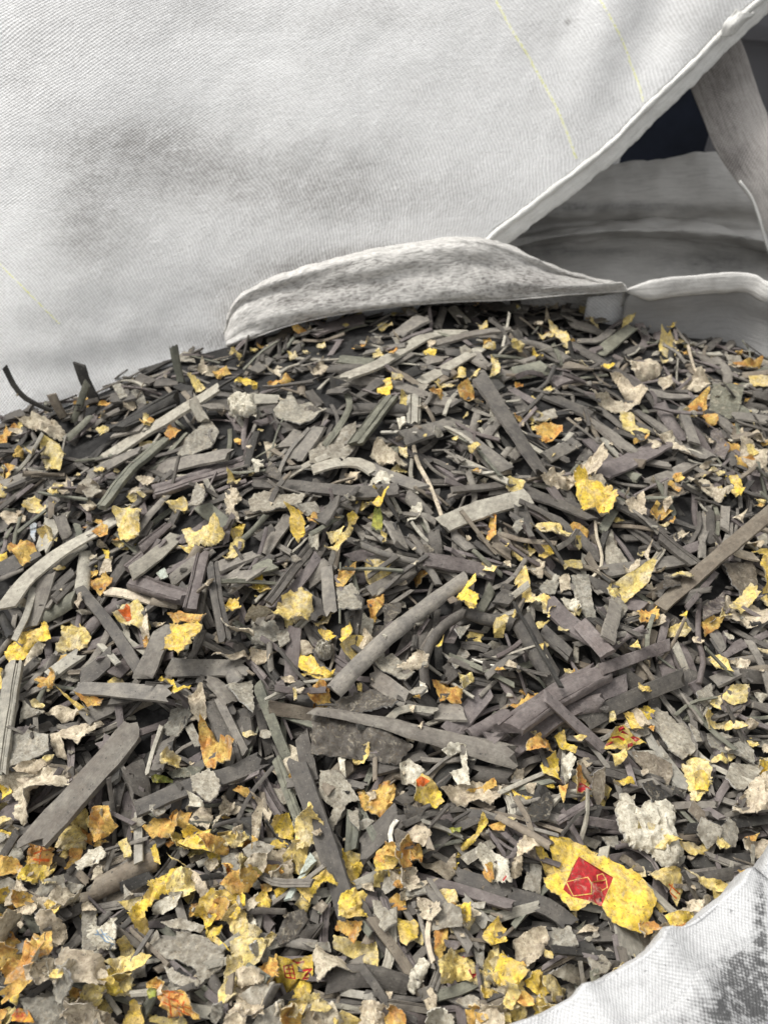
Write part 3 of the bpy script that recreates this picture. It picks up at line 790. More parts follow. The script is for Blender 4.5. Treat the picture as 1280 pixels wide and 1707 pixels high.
s6 k 14 20,610 120,800 250,1030
s6 b 78 738,640 1000,410 1300,155 | long bare batten|long bare flat strip running out of the photo at the right side
s4 n 8 550,670 600,700 628,752
s4 c 12 420,200 430,300 460,400 400,490
p3 d 760,470 840,470 840,530 760,540
p6 Y 310,60 360,30 500,60 530,110 490,190 440,185 350,150 | large yellow and tan scrap|large bright yellow scrap with a tan torn rim under the cream paper roll
p5 c 360,30 430,10 500,45 535,110 510,100 480,60
p5 y 100,270 130,220 200,205 240,210 260,250 200,270
p5 y 0,330 90,320 130,370 60,400 0,380
p5 c 50,460 130,400 170,420 160,490 90,495
p6 Y 135,350 160,310 215,320 215,370 170,400 140,380
p5 y 220,260 320,250 280,300 230,330 200,290
p6 y 20,510 60,490 110,560 230,640 190,660 180,730 150,640 90,590 | dripping yellow scrap|long pale yellow scrap hanging down like a tongue from the fuzzy cluster
p5 y 250,410 350,390 360,440 270,450
p4 G 140,540 180,500 240,520 220,570 160,570
p4 c 240,490 290,480 300,540 250,560
p5 s 300,480 390,470 400,600 440,730 380,690 320,610 | fuzzy purple clump|fuzzy purplish grey clump with hairy edges
p4 w 250,600 330,580 350,660 280,640
p5 G 470,310 500,250 520,320 580,410 470,435 | shiny pointed flake|shiny pointed grey flake standing among dark fluff
p6 y 480,550 500,510 560,490 610,470 620,560 560,620 530,590 490,605 | yellow and cream knot|crumpled yellow and cream knot at the top of the upright broad strip
p5 c 560,430 640,410 640,440 570,470
p5 c 660,370 690,340 680,400 720,440 735,530 700,470
p5 y 500,200 540,180 570,210 520,220
p4 c 560,130 650,80 680,170 600,160
p4 o 680,180 720,110 790,180 730,205
p4 b 740,90 770,25 840,30 870,70 800,90
p4 c 850,90 870,20 950,0 1090,80 1040,100 950,70
p5 Y 1060,10 1130,0 1160,70 1120,105 1080,60
p5 c 1100,190 1150,170 1150,220
p5 c 800,290 850,250 885,265 820,310
p6 Y 1210,350 1250,310 1300,320 1300,590 1260,570 1220,480 | yellow scrap at edge|big bright yellow scrap cut off by the right side of the photo
p4 b 1050,420 1200,410 1230,520 1150,590 1090,520 | brown leaf flake|large brown flake half under the yellow scrap at the photo's side
p5 y 1060,660 1170,540 1220,590 1130,680
p4 c 1050,700 1180,630 1290,650 1290,720 1180,740
p5 y 780,740 850,700 900,740 850,800 790,790
p5 Y 840,670 870,660 870,692
p5 o 940,720 990,680 1055,690 1030,740 960,775
p5 w 1050,760 1110,780 1100,800
p5 y 970,860 1040,880 1110,980 1020,960
p5 c 660,540 700,515 725,560
p3 o 620,660 720,640 730,700 640,720
p4 y 590,830 630,800 650,850
p6 Y 140,820 165,815 160,860
p6 w 160,880 180,870 190,910
p4 y 1210,830 1280,850 1280,870
p4 p 1010,600 1060,560 1060,660 960,690 950,630
p4 n 380,100 440,130 400,190
@C1 0 1120
s1 d 100 1200,200 1230,380
s1 k 120 700,480 860,420
s1 d 110 0,760 100,700
s1 d 120 500,980 770,870
s2 d 60 570,690 600,560
s2 g 62 780,500 840,340
s2 g 80 430,230 560,180
s2 d 110 660,470 710,630
s2 d 50 530,650 560,720
s2 k 100 860,800 1280,770
s2 d 80 560,130 700,110
s3 d 92 1050,150 1140,380 | broad dark stub|broad dark stub standing beside the ruffled orange scrap
s4 g 46 1085,130 1220,405
s9 gh 128 168,862 400,605 668,292 | big channel strip|biggest and widest strip, a hollow grey channel with its open end up
s5 d 84 690,680 940,575 1130,520 1300,440 | long curved dark strip|long dark strip passing under a bright grey crumpled flake
s4 s 46 690,700 692,950 | ragged hanging strip|ragged narrow grey strip hanging below the long curved dark strip
s2 p 100 20,700 130,700
p3 s 20,500 50,320 120,290 250,320 250,400 150,450 70,470 | rounded grey flake|rounded grey flake beside the crumpled cream wad
p4 c 20,530 160,500 350,480 400,500 200,650 110,760 70,710 100,640 | big beige sheet|big beige creased sheet partly under the big channel strip
p4 c 70,480 240,420 260,440 180,510 90,500
p5 c 255,290 330,240 420,260 480,280 430,360 400,390 330,370 340,440 290,430 260,370 | crumpled cream wad|crumpled cream wad of paper with many folds behind the big channel strip
p5 c 430,320 520,260 500,240 440,270
p4 c 220,200 340,170 470,210 450,240 300,240
p5 YC 350,170 430,180 475,240 430,215
p5 G 120,140 160,180 230,200 120,240 100,260
p5 Y 10,640 15,560 50,540 80,600 40,640 | yellow flap at edge|bright yellow flap poking out at the left side beside the big beige sheet
p5 s 800,310 840,250 860,190 930,150 960,210 920,280 880,330 | textured grey flake|speckled grey flake with a pale tip above the broad grey stub
p5 c 940,130 1030,110 1030,200 1000,250 950,200
p4 s 920,280 960,260 1010,370 970,380
p5 o 1000,380 1030,300 1080,340 1130,390 1190,400 1150,460 1080,460 1030,490 1010,440 | ruffled orange scrap|ruffled reddish orange scrap at the foot of the broad dark stub
p4 n 830,500 960,470 1020,480 980,520 860,530
p4 N 740,500 760,550 880,550 830,520
p7 G 950,530 1040,490 1090,540 1090,620 1040,650 960,600 | bright grey flake|bright grey crumpled flake sitting over the long curved dark strip
p6 w 920,690 960,600 1050,660 940,680
p5 c 940,740 1000,690 1050,670 1060,760 1030,800
p6 cC 1050,810 1080,740 1110,620 1165,600 1160,690 1110,760 | curled cream strip|cream strip curled upright below the long curved dark strip
p6 o 850,720 880,680 950,710 920,780 850,770 830,760
p5 o 1160,600 1190,575 1240,590 1270,640
p4 y 740,790 830,780 820,830 750,830
p6 o 150,850 200,820 280,840 260,940 250,1000 130,990 | orange printed square|square yellow scrap with reddish print at the lower end of the big channel strip
p6 y 270,870 340,710 430,680 440,700 430,880 330,890 | cream-yellow peak|cream and yellow paper folded up into a peak beside the big channel strip
p6 w 390,960 440,880 500,865 575,930 480,960 430,1010 | white kite flake|whitish kite-shaped flake in front of the cream-yellow peak
p6 Y 375,650 395,645 400,668 380,668
p5 Y 500,750 540,745 550,830 520,820
p4 o 430,800 560,860 500,870 440,860
p4 y 600,860 640,830 660,900 620,930
p4 s 640,740 700,720 730,750 660,790
p5 Y 750,880 780,870 800,960 770,950
p4 s 0,860 60,830 120,900 90,940 0,930
p5 o 1170,880 1230,820 1280,830 1270,880
p5 y 930,900 1010,850 1070,870 1010,900 950,940
p6 Y 1030,910 1080,880 1110,920 1050,960
p6 o 1100,950 1150,960 1190,1010 1150,1000
p4 s 1090,900 1180,880 1200,1000 1120,1010
p4 o 340,900 420,890 390,970 330,990
p4 y 440,720 500,710 470,770
p4 w 1250,760 1280,740 1290,800
@C2 420 1120
s1 d 110 90,80 150,150
s1 k 110 900,560 990,450
s1 d 120 860,740 1000,700
s1 k 120 700,860 980,760
s2 b 72 90,175 325,215
s2 d 82 250,320 300,560
s2 g 100 595,20 760,140
s2 p 110 985,310 1175,80
s2 p 72 1080,320 1265,205
s2 p 50 1180,360 1290,270
s2 g 90 920,205 1050,210
s2 d 90 1090,500 1280,520
s2 d 60 600,500 860,420
s2 d 90 960,20 1010,-20
s2 b 90 370,570 480,460
s3 nr 70 500,890 520,700
s3 pr 70 15,480 90,620 155,725
s4 nr 55 120,430 180,600 260,810 | greenish ridged stick|slim greenish ridged stick parallel to the long dark plank
s3 d 120 550,895 745,700 | wide shadowed strip|wide dark strip slanting up beneath the yellow shell scrap
s4 n 58 30,65 110,260 185,450 | smooth greenish strip|smooth greenish strip standing behind the long dark plank
s5 d 108 225,450 330,740 420,1010 490,1220 | long dark plank|long broad dark strip running steeply down the middle of the heap
p4 dF 300,220 330,190 560,240 720,330 800,365 720,460 500,430 293,412 | wide bubbled plate|wide dark plate with bubbles and a torn pale left end
s6 g 74 330,202 560,238 640,262 950,335 1310,425 | long sloping strip|long narrow strip lying along the top of the wide bubbled plate
p3 d 370,185 500,120 640,110 730,165 570,205 | leaf-shaped dark flake|leaf-shaped dark flake just behind the wide bubbled plate
p4 d 750,650 860,685 820,745 760,725
p4 g 700,790 720,780 810,820 800,880 720,890
s6 w 24 720,740 687,800 700,875 745,915
p5 G 340,490 430,490 490,560 540,640 480,650 400,790 370,760 410,680 335,620 | torn speckled flake|torn speckled grey flake with a ragged tail beside the long dark plank
p5 G 480,700 530,690 535,790 490,750
p6 w 730,460 780,435 860,500 790,570 740,560
p7 Y 790,560 850,500 930,590 932,650 900,682 800,630 | yellow lobe with cream tip|round yellow lobe with a rusty spot and a cream torn tip
p6 o 520,590 600,590 650,560 720,560 690,690 650,735 540,680 | yellow shell scrap|yellow shell-shaped scrap with an orange rim below the wide bubbled plate
p6 w 935,380 980,345 1060,360 1068,540 1010,550 980,500 1040,470 1030,400 970,415 | cream hook scrap|cream scrap bent like a hook over the long sloping strip
p6 c 940,620 1060,560 1150,560 1200,510 1240,580 1230,640 1180,680 1000,640 | cream boat scrap|boat-shaped cream scrap with an orange inside below the long sloping strip
p6 o 1060,600 1150,570 1200,530 1215,575 1150,610
p6 Y 1000,960 1030,860 1110,800 1150,690 1180,740 1100,850 1040,900 1020,980 | twisted yellow ribbon|twisted yellow ribbon of paper standing below the cream boat scrap
p5 o 1170,760 1260,740 1250,790 1190,790
p5 s 1030,920 1180,830 1210,870 1070,960
p5 y 1240,580 1280,575 1280,620 1250,610
p5 Y 240,0 330,10 410,10 370,50 300,30
p3 o 270,130 330,60 380,90 390,170 290,160
p5 y 205,90 222,95 225,150 210,150
p5 y 520,60 545,60 545,100 525,95
p5 o 915,70 960,60 1050,90 1040,150 940,160 | rusty leaf scrap|rusty orange leaf-like scrap behind the long sloping strip
p5 y 1020,50 1080,10 1100,50 1050,80
p5 w 830,50 860,60 872,110 835,110
p5 c 780,170 810,165 800,205 785,200
p5 c 820,270 850,250 840,290
p5 cC 0,740 60,700 20,880 50,880 0,860
p5 c 0,620 60,640 100,700 90,760 50,690
p6 Y 100,720 180,700 210,790 200,840 130,820 90,760 | yellow moss scrap|bright yellow ragged scrap left of the long dark plank's middle
p5 Y 60,870 150,835 190,870 100,880
p6 Y 190,840 250,840 250,880 210,905
p5 o 0,810 30,830 20,890 0,890
p4 c 50,890 200,880 210,1000 110,1010
p6 t 240,1012 290,900 322,940 270,1000 | pale green shell|smooth pale green shell-like chip beside the long dark plank
p4 w 430,430 470,440 465,520 440,500
p4 N 960,790 1040,770 1030,800 980,810
@C3 850 1120
s1 d 110 930,620 1130,740
s1 k 110 0,640 180,640
s1 k 120 150,700 420,720
s1 d 110 500,500 700,560
s1 d 90 1150,640 1280,600
s2 d 90 530,0 640,80
s2 p 90 250,190 570,60
s2 d 80 860,110 900,0
s2 p 90 300,180 450,150
s2 k 55 870,780 1000,770 1290,730 | dark level strip|nearly black level strip running towards the bag rim at the right
s2 g 60 1010,60 1150,0
s2 d 70 1150,20 1280,30
s3 d 92 360,255 560,150 860,25 | wide dark diagonal|wide dark strip slanting up behind the red-spotted yellow scrap
s4 p 90 0,400 230,230 330,170
s5 pr 118 -10,300 200,150 450,15 | thick ridged bar|thick ridged purplish bar with a square cut end
s6 p 52 170,120 300,240 455,385 | thin crossing strip|narrow strip crossing over the thick ridged bar
s4 s 68 715,400 860,590
s4 s 44 680,310 725,400
s5 p 58 80,755 185,855
s3 p 40 900,50 960,150
p4 G 650,200 720,180 860,270 915,330 910,400 850,440 790,400 740,310 660,250 | large mottled flake|large mottled pale grey flake beside the red-spotted yellow scrap
p4 s 880,260 930,300 950,350 920,350
p6 Y 455,390 500,300 560,270 640,310 680,350 620,360 560,400 500,400 | red-spotted yellow scrap|yellow scrap covered with red printed spots at the end of the thin crossing strip
p5 Y 560,220 610,220 660,290 600,280
p6 y 490,210 515,200 525,240 490,250
p5 y 480,410 560,400 580,440 520,460
p4 b 600,400 680,400 800,460 805,510 780,570 700,520 620,450 | brown speckled flake|brown speckled flake just in front of the red-spotted yellow scrap
p5 o 680,280 715,270 710,300
p5 o 70,350 140,300 210,350 230,400 150,400 80,390 | yellow star cluster|star-shaped cluster of yellow torn paper below the thick ridged bar
p6 Y 220,330 270,295 280,350 335,380 320,420 250,390
p5 Y 150,470 200,400 240,440 210,560 150,510
p7 w 260,430 290,410 315,450 300,520 265,580 262,500 | white tooth chip|white tooth-shaped chip hanging from the yellow star cluster
p5 Y 140,560 210,540 220,590
p5 o 310,490 380,530 400,600 310,610 | yellow scrap with red corner|yellow scrap with a dark red corner below the white tooth chip
p5 o 230,570 290,580 265,650
p5 y 310,320 340,315 380,330 350,350
p4 b 400,600 410,500 470,470 460,620 430,670
p4 YC 500,580 510,545 580,530 620,570 580,555 520,590
p7 wL 515,690 540,610 610,620 620,680 690,650 760,640 820,700 800,780 845,890 820,950 770,990 650,890 560,850 530,760 | white foam lump|large whitish foam lump, the palest and thickest piece in the heap
p5 y 850,480 900,430 970,450 1000,500 990,560 940,640 900,640 | yellow-brown tulip scrap|tulip-shaped yellow-brown scrap behind the white foam lump
p6 Y 905,520 950,500 990,530 980,590 920,590
p4 s 970,310 1050,310 1150,350 1200,400 1210,460 1080,400 990,380
p5 y 990,440 1060,400 1110,430 1060,460
p5 G 1060,530 1090,460 1180,460 1250,490 1150,600 1110,590 | fan-shaped flake|fan-shaped smooth grey flake between the tulip scrap and the photo's side
p6 c 1110,690 1180,560 1280,490 1300,690 1130,710 | mottled side flake|large mottled cream flake standing at the right side above the white rim
p5 y 1150,330 1220,330 1230,370 1190,380
p5 y 1230,430 1280,430 1280,480
p5 y 920,210 990,220 1000,250 1070,250 1060,290 970,290
p3 p 1000,160 1080,80 1180,90 1190,150 1110,240
p5 w 1190,100 1280,120 1240,165
p3 k 640,560 700,540 860,600 700,650
p3 k 60,700 190,600 215,650 190,740 80,760
p4 b 880,690 900,640 990,720 940,760
p5 s 1010,820 1080,720 1130,790 1110,870 1030,870
p5 y 850,870 930,860 1010,800 1020,860 920,930 840,900
p5 c 1130,860 1200,840 1280,860 1290,930 1180,920
p5 Y 0,580 60,620 110,640 30,650
p5 y 100,300 130,290 140,330
p4 c 0,500 70,490 60,560 10,580
p4 s 920,100 990,60 1000,140 940,200
p4 G 940,250 980,150 1000,180
p4 o 1160,820 1230,810 1210,850
@D1 0 1400
s1 k 130 100,180 200,330
s1 k 150 0,520 150,560
s1 d 150 200,345 400,200
s1 d 140 -20,320 130,80
s1 k 110 100,640 260,600
s1 k 120 680,560 760,640
s1 k 120 880,690 1060,800
s2 d 55 180,445 420,330
s2 b 112 460,255 780,95 | broad brown strip|broad brownish strip beneath the white kite flake
s2 k 60 600,240 760,180
p4 G 0,70 40,10 130,90 90,115
p4 s 410,570 405,330 440,320 480,350 480,550 | grey tab flake|grey upright flake holding up the blue-printed white chip
p5 c 410,330 440,305 490,350 420,355
p7 w 470,420 520,435 570,390 592,440 580,540 500,545 | blue-printed white chip|white chip with a pale blue printed pattern
p5 y 590,500 630,470 660,530 670,560 650,600 620,640 560,710 550,660 600,600
p5 y 400,600 470,620 550,650 500,700 420,660
p6 Y 645,390 690,330 750,270 740,200 810,170 850,140 910,150 930,230 860,260 800,290 730,380 735,490 680,450 | long yellow torn sheet|long bright yellow torn sheet climbing the lower left of the heap
p7 w 770,370 800,310 850,260 910,255 900,310 830,370 | whitish oval flake|whitish oval flake lying against the long yellow torn sheet
p6 c 890,150 960,150 1030,190 1050,260 1055,330 1020,320 1010,230 | rolled cream paper|cream paper rolled over with an orange lip
p5 y 600,310 640,300 720,270 700,330 650,370
p4 s 800,410 900,390 1020,430 1000,465 850,440
p6 Y 1005,500 1030,430 1110,430 1090,500 1160,570 1100,550 1060,510 | yellow arm scrap|bright yellow scrap bent like an arm beside the wide grey sheet
p5 s 740,520 780,450 800,500 880,510 880,470 1010,480 1120,560 1110,640 1000,740 960,640 880,600 810,600 | wide grey sheet|widest grey torn sheet, lying in the lower left of the heap
p5 s 1090,200 1190,240 1230,300 1200,360 1090,340
p5 w 1200,380 1240,350 1280,420 1260,450
p7 o 1100,110 1130,120 1200,210 1180,240 1130,180 | slim orange-lined scrap|slim yellow scrap lined with orange-red print
p4 y 1160,600 1230,620 1240,690 1150,690
p5 y 1080,760 1160,730 1170,820 1085,820
p5 c 1165,740 1280,690 1270,850 1180,880
p5 o 150,570 170,480 260,480 260,560 190,590 | orange-yellow square|orange-yellow square scrap lying on dark pieces near the corner
p6 Y 40,700 80,690 130,650 90,720 100,780 80,815 50,800 | yellow squiggle|small bright yellow squiggle-shaped scrap near the lower left corner
p5 R 60,900 60,870 90,840 150,850 190,914 | red and yellow corner scrap|dark red scrap with a yellow edge in the bottom corner
p4 s 100,790 280,780 390,850 340,920 150,920 | large corner flake|large beige-grey flake next to the dark red corner scrap
p5 w 190,600 240,580 250,680 210,660
p5 y 240,660 320,640 325,700 260,690
p5 w 0,600 0,540 40,560 10,680
p6 o 730,710 790,675 840,700 830,740 930,740 1000,800 1040,850 1030,880 960,860 830,890 800,780 | netted orange scrap|big orange-yellow scrap with a net-like red print near the bottom edge
p5 Y 630,870 690,800 730,830 720,920 620,920 | yellow rounded scrap|plain yellow rounded scrap at the bottom edge beside the netted orange scrap
p5 y 480,850 510,780 570,790 550,880
p4 o 350,720 440,700 460,760 400,830 350,780
p4 s 680,560 720,520 730,680 650,690
p4 y 960,350 1010,320 1040,360 980,390
p4 y 400,790 420,840 380,900 340,840
p5 s 300,200 420,230 400,270 320,270
p5 c 285,180 310,180 305,240 280,235
p4 y 550,720 690,720 690,770 600,790
p4 N 730,750 780,740 780,780 740,790
p4 s 620,250 610,200 630,240 660,270 620,300
p4 y 1060,360 1090,360 1100,390 1070,390
p4 y 1170,380 1200,360 1210,430 1180,420
p4 o 950,330 1000,310 1010,370 940,390
p4 y 830,70 860,100 940,130 860,110
p4 y 780,890 930,880 960,930 800,930
p3 s 820,640 1000,720 990,750 850,720
@D2 420 1400
s1 k 150 280,870 640,870
s1 k 150 830,770 1170,800
s1 d 120 640,870 800,870
s1 k 120 650,180 760,80
s1 k 120 640,480 740,640
s1 k 120 1200,580 1280,560
s1 d 110 730,200 820,380
s1 k 120 0,150 60,200
s1 k 120 300,100 380,700
s2 d 92 1020,190 1290,270
s2 d 34 180,808 620,800 | thin bottom strip|thin dark level strip crossing under the red lettered scrap
s3 s 44 440,755 610,782
s3 d 112 380,700 560,668 790,725 | broad bottom strip|broad dark strip lying level near the bottom edge
s3 p 58 790,188 900,220 1000,245 1290,330 | purplish sloping strip|purplish dark strip sloping down to the right in the lower heap
s3 s 64 1060,310 1170,425
s4 t 24 320,100 240,200 180,300
s5 c 26 890,370 872,480 890,580 902,612 | upright cream cord|cream cord standing upright between two yellow scraps
p5 Y 435,60 500,110 555,110 540,170 500,240 480,220 | yellow flag scrap|bright yellow flag-shaped scrap at the foot of the long dark plank
p5 Y 230,270 270,190 350,155 400,200 440,220 330,250 290,320 | yellow saddle scrap|saddle-shaped yellow scrap left of the long dark plank's foot
p5 Y 110,250 180,235 160,270 120,290
p5 Y 0,320 60,265 100,300 80,375 | small yellow kite|small bright yellow kite-shaped scrap
p6 Y 440,270 500,240 560,280 570,390 500,400 425,390 430,340 | stacked yellow wad|folded yellow wad stacked above the olive speckled plate
p5 o 410,440 430,400 560,400 540,470 520,510 480,470
p5 y 440,570 450,510 620,500 640,640 550,610 | olive speckled plate|flat olive-yellow speckled plate under the stacked yellow wad
p6 Y 130,700 140,570 210,590 300,570 310,660 290,700 230,690 170,760 150,740 | red lettered scrap|bright yellow scrap printed with two red characters
p5 Y 170,800 165,760 220,700 300,730 290,790
p4 y 205,820 285,820 270,920 210,920
p5 c 300,600 330,560 370,590 440,580 570,650 400,680 330,715 | cream sheet beside letters|creased cream sheet attached beside the red lettered scrap
p3 d 120,480 180,370 260,350 290,420 230,490 130,530 | folded dark flake|folded dark grey flake behind the red lettered scrap
p3 s 250,510 380,510 390,560 300,540
p6 G 600,310 640,310 700,380 720,410 660,460 630,430 610,370 | holed pale flake|pale flake with a small dark hole beside the plain yellow shell
p6 Y 725,400 790,390 825,420 820,480 770,535 740,520 | plain yellow shell|plain yellow shell-shaped scrap standing left of the upright cream cord
p5 y 820,450 860,480 850,530 800,500
p5 o 905,420 965,430 960,520 940,600 900,560
p4 y 900,610 980,540 1060,540 1110,620 1180,700 1170,740 1060,700 930,720 | large olive scrap|large olive-yellow scrap with two small red prints near the bottom edge
p4 y 920,260 1010,250 1030,320 960,360 920,340
p5 y 960,370 1030,390 1100,400 1060,490 980,470
p5 Y 1140,480 1190,400 1250,450 1240,520 1170,530 | ragged yellow tuft|ragged yellow tuft above the large olive scrap's far corner
p5 s 1100,540 1150,500 1145,640 1110,620
p6 y 1140,650 1210,530 1220,640 1200,730 1160,730
p6 w 770,740 780,670 830,590 880,620 850,700 800,770 | white split chip|white split chip with an orange foot beside the large olive scrap
p6 w 860,810 910,800 990,850 990,920 860,920 | crinkled white wad|crinkled whitish wad at the bottom edge
p5 c 1170,740 1280,720 1260,820 1200,870
p5 y 1200,870 1280,840 1285,920 1210,920
p5 c 610,760 700,755 690,800 650,775
p5 y 0,540 110,450 130,470 70,560
p4 o 30,640 130,580 130,720 80,780 10,680
p5 c 0,690 50,700 60,920 0,900
p6 w 1150,100 1200,70 1280,110 1290,210 1180,210 | fuzzy white flake|fuzzy whitish flake with a tiny red corner above the purplish sloping strip
p5 c 690,150 800,130 810,160 760,190
p4 N 630,170 700,150 690,200
p5 c 795,75 870,120 960,110 1010,60 1010,160 970,200 860,150 | long beige tongue|long smooth beige tongue of paper above the purplish sloping strip
p3 b 830,290 900,270 930,370 870,340
p4 s 1050,320 1160,310 1150,345 1060,345
p4 o 980,330 1060,350 1050,380 990,370
p4 b 300,340 350,300 380,330 350,370
p5 y 40,160 100,120 110,200 50,200
p4 o 40,230 100,210 100,260 50,260
p4 s 0,230 30,200 60,240 20,250
p5 c 540,220 600,215 605,260 550,240
p4 p 950,500 1050,510 1010,550 960,530
@D3 850 1367
s1 k 120 0,120 100,200
s1 k 120 230,700 420,640
s1 d 110 900,360 990,420
s1 k 100 350,500 420,470
s2 d 62 270,580 520,582
s2 k 42 200,650 530,680
s2 d 92 -10,375 180,430 300,520 | dark corner plank|dark broad strip below the scrap with the red diamond
s2 k 70 890,210 1190,200
s2 d 70 950,290 1130,262
s2 p 50 680,480 730,560
s3 sw 120 560,540 600,705 | pale fibrous strip|broad pale fibrous strip sticking out from under the red diamond scrap
p4 s 210,540 300,540 340,620 280,650 210,620
p4 c 330,560 380,520 440,530 420,565
p5 G 380,690 450,670 500,720 480,760 410,780 | rounded pale chip|rounded pale grey chip near the front rim
p5 G 190,760 280,710 340,720 372,790 340,820 | folded pale chip|folded pale grey chip nearest to the white front rim
p5 c 20,600 130,550 190,540 200,600 150,690 60,760 20,690 | beige torn sheet|beige torn sheet with an orange foot in front of the dark corner plank
p5 o 20,740 60,700 80,730 40,770
p5 c 50,800 170,880 200,920 60,1012
p6 Y 140,870 170,860 200,930 165,950
p4 y 690,260 840,260 860,340 830,420 780,340 700,310 | olive printed scrap|olive-yellow scrap with faint red print beside the red diamond scrap
p5 y 880,230 940,280 1080,330 1040,390 960,330 | yellow and cream tongue|yellow and cream tongue of paper reaching to the white front rim
p5 Y 700,390 720,400 775,460 740,465
p4 c 730,490 800,460 900,470 800,500
p5 c 0,200 60,150 60,280 0,290
p5 s 60,340 110,200 160,230 150,370
p5 Y 105,100 150,130 200,200 225,260 195,300 160,240
p7 YF 185,75 230,80 430,160 560,230 640,270 672,320 700,350 715,410 690,490 660,560 590,550 500,510 455,430 400,412 345,445 300,450 265,410 250,385 175,330 165,280 222,262 205,180 | red diamond scrap|biggest yellow sheet, printed with a red diamond emblem
p7 o 640,510 690,510 710,550 650,590 630,540
p4 s 280,820 330,790 330,880 280,890
p5 s 450,90 530,80 540,150 480,130
p4 n 320,540 370,500 350,560
p4 y 300,470 330,450 330,520 310,510
p4 s 340,70 450,110 420,150 350,120
p4 b 560,170 680,260 620,260 540,200
p5 y 170,640 215,660 210,690 165,680
"""
# flat print: label key of the piece -> (crop, colour, kind, points); kind f = filled, l<width> = line
PRN = {
"red diamond scrap": [("D3","Rf",0,"333,190 503,295 450,430 415,408 370,405 300,385 258,350"),
  ("D3","Yl",5,"275,310 378,292 392,322 398,372 310,380 275,310"),("D3","Yl",5,"392,322 470,302 478,338 455,350"),
  ("D3","Yl",5,"470,302 455,270 428,278 432,298"),("D3","Yl",5,"440,338 452,352 448,362")],
"red lettered scrap": [("D2","Rl",6,"168,625 172,680 215,688 205,618 168,625"),("D2","Rl",6,"178,640 205,640"),("D2","Rl",6,"188,625 195,682"),("D2","Rl",6,"176,662 208,660"),
  ("D2","Rl",9,"245,650 300,640 255,690 305,685"),("D2","Rl",10,"215,598 230,610 260,604")],
"red-spotted yellow scrap": [("C3","Rf",0,"590,330 625,310 650,330 620,350"),("C3","Rf",0,"520,300 550,280 565,290 530,312"),("C3","Rl",9,"490,345 530,330 560,340"),
  ("C3","Rl",9,"470,372 500,362"),("C3","Rf",0,"580,360 605,350 612,365 585,375"),("C3","Rl",8,"545,310 575,318")],
"orange-marked scrap": [("B1","Of",0,"600,490 625,480 640,455 655,465 650,490 655,525 630,520")],
"orange printed square": [("C1","Ol",8,"180,850 255,860"),("C1","Ol",8,"175,890 250,900"),("C1","Ol",8,"170,930 245,940"),("C1","Ol",8,"165,970 240,980"),("C1","Ol",6,"210,850 195,980")],
"netted orange scrap": [("D1","Ol",7,"820,760 1000,830"),("D1","Ol",7,"820,800 980,860"),("D1","Ol",7,"870,750 860,870"),("D1","Ol",7,"920,760 900,870"),("D1","Ol",7,"960,790 945,850"),("D1","Ol",7,"830,735 940,760")],
"large olive scrap": [("D2","Rf",0,"1035,560 1055,558 1075,580 1050,585"),("D2","Rl",8,"1070,650 1085,690 1110,660 1135,700"),("D2","Rl",6,"1080,670 1125,672")],
"blue-printed white chip": [("D1","Bl",5,"505,455 535,505"),("D1","Bl",5,"520,450 550,500"),("D1","Bl",5,"530,505 575,520"),("D1","Bl",5,"545,480 580,500"),("D1","Bl",5,"555,520 540,540"),("D1","Bl",5,"510,480 545,470")],
"olive printed scrap": [("D3","Ol",6,"770,345 825,385"),("D3","Ol",6,"785,330 840,365"),("D3","Ol",5,"800,330 785,375")],
"slim orange-lined scrap": [("D1","Ol",7,"1125,140 1180,215"),("D1","Ol",5,"1130,165 1150,160")],
"yellow scrap with red corner": [("C3","Rf",0,"335,560 370,550 398,598 325,605")],
"yellow lobe with cream tip": [("C2","Of",0,"800,545 845,515 872,545 845,570 805,575")],
"white foam lump": [],
"fuzzy white flake": [("D2","Rl",6,"1250,205 1270,190")],
}
# ================================================================= the heap
rng = random.Random(11); nrg = np.random.default_rng(5)
CROP = {"A1": (0, 560), "A2": (420, 480), "A3": (850, 480), "B1": (0, 860), "B2": (420, 800), "B3": (850, 800), "C1": (0, 1120), "C2": (420, 1120), "C3": (850, 1120), "D1": (0, 1400), "D2": (420, 1400), "D3": (850, 1367)}
CS = 430 / 1280
X0, Y0g, CELL = -.85, -.02, .0025; NX, NY = 680, 460
gx = X0 + CELL * (np.arange(NX) + .5); gy = Y0g + CELL * (np.arange(NY) + .5); GX, GY = np.meshgrid(gx, gy)
def heap_z(x, y):
    return -.052 + .088 * np.exp(-((x - .03) / .42) ** 2 - ((y - .75) / .42) ** 2)
H = heap_z(GX, GY)
for k in range(60):                        # low hummocks under the pieces
    a, b = nrg.uniform(-.7, .7), nrg.uniform(0, 1.05); H += nrg.uniform(-.008, .008) * np.exp(-((GX - a) ** 2 + (GY - b) ** 2) / nrg.uniform(.03, .07) ** 2)
BASE = H.copy()
def hz(x, y):
    fx = (np.asarray(x) - X0) / CELL - .5; fy = (np.asarray(y) - Y0g) / CELL - .5
    ix = np.clip(fx.astype(int), 0, NX - 2); iy = np.clip(fy.astype(int), 0, NY - 2); fx = np.clip(fx - ix, 0, 1); fy = np.clip(fy - iy, 0, 1)
    return (H[iy, ix] * (1 - fx) + H[iy, ix + 1] * fx) * (1 - fy) + (H[iy + 1, ix] * (1 - fx) + H[iy + 1, ix + 1] * fx) * fy
TS = np.linspace(.02, 1.06, 900)
def march(px, py):
    d = ray(px, py); k = TS / d[1]; x = CAM[0] + d[0] * k; z = CZ + d[2] * k
    g = hz(x, TS); hit = np.nonzero(z <= g)[0]; i = hit[0] if len(hit) else 880
    return np.array([x[i], TS[i], max(z[i], g[i]) if len(hit) else z[i]])
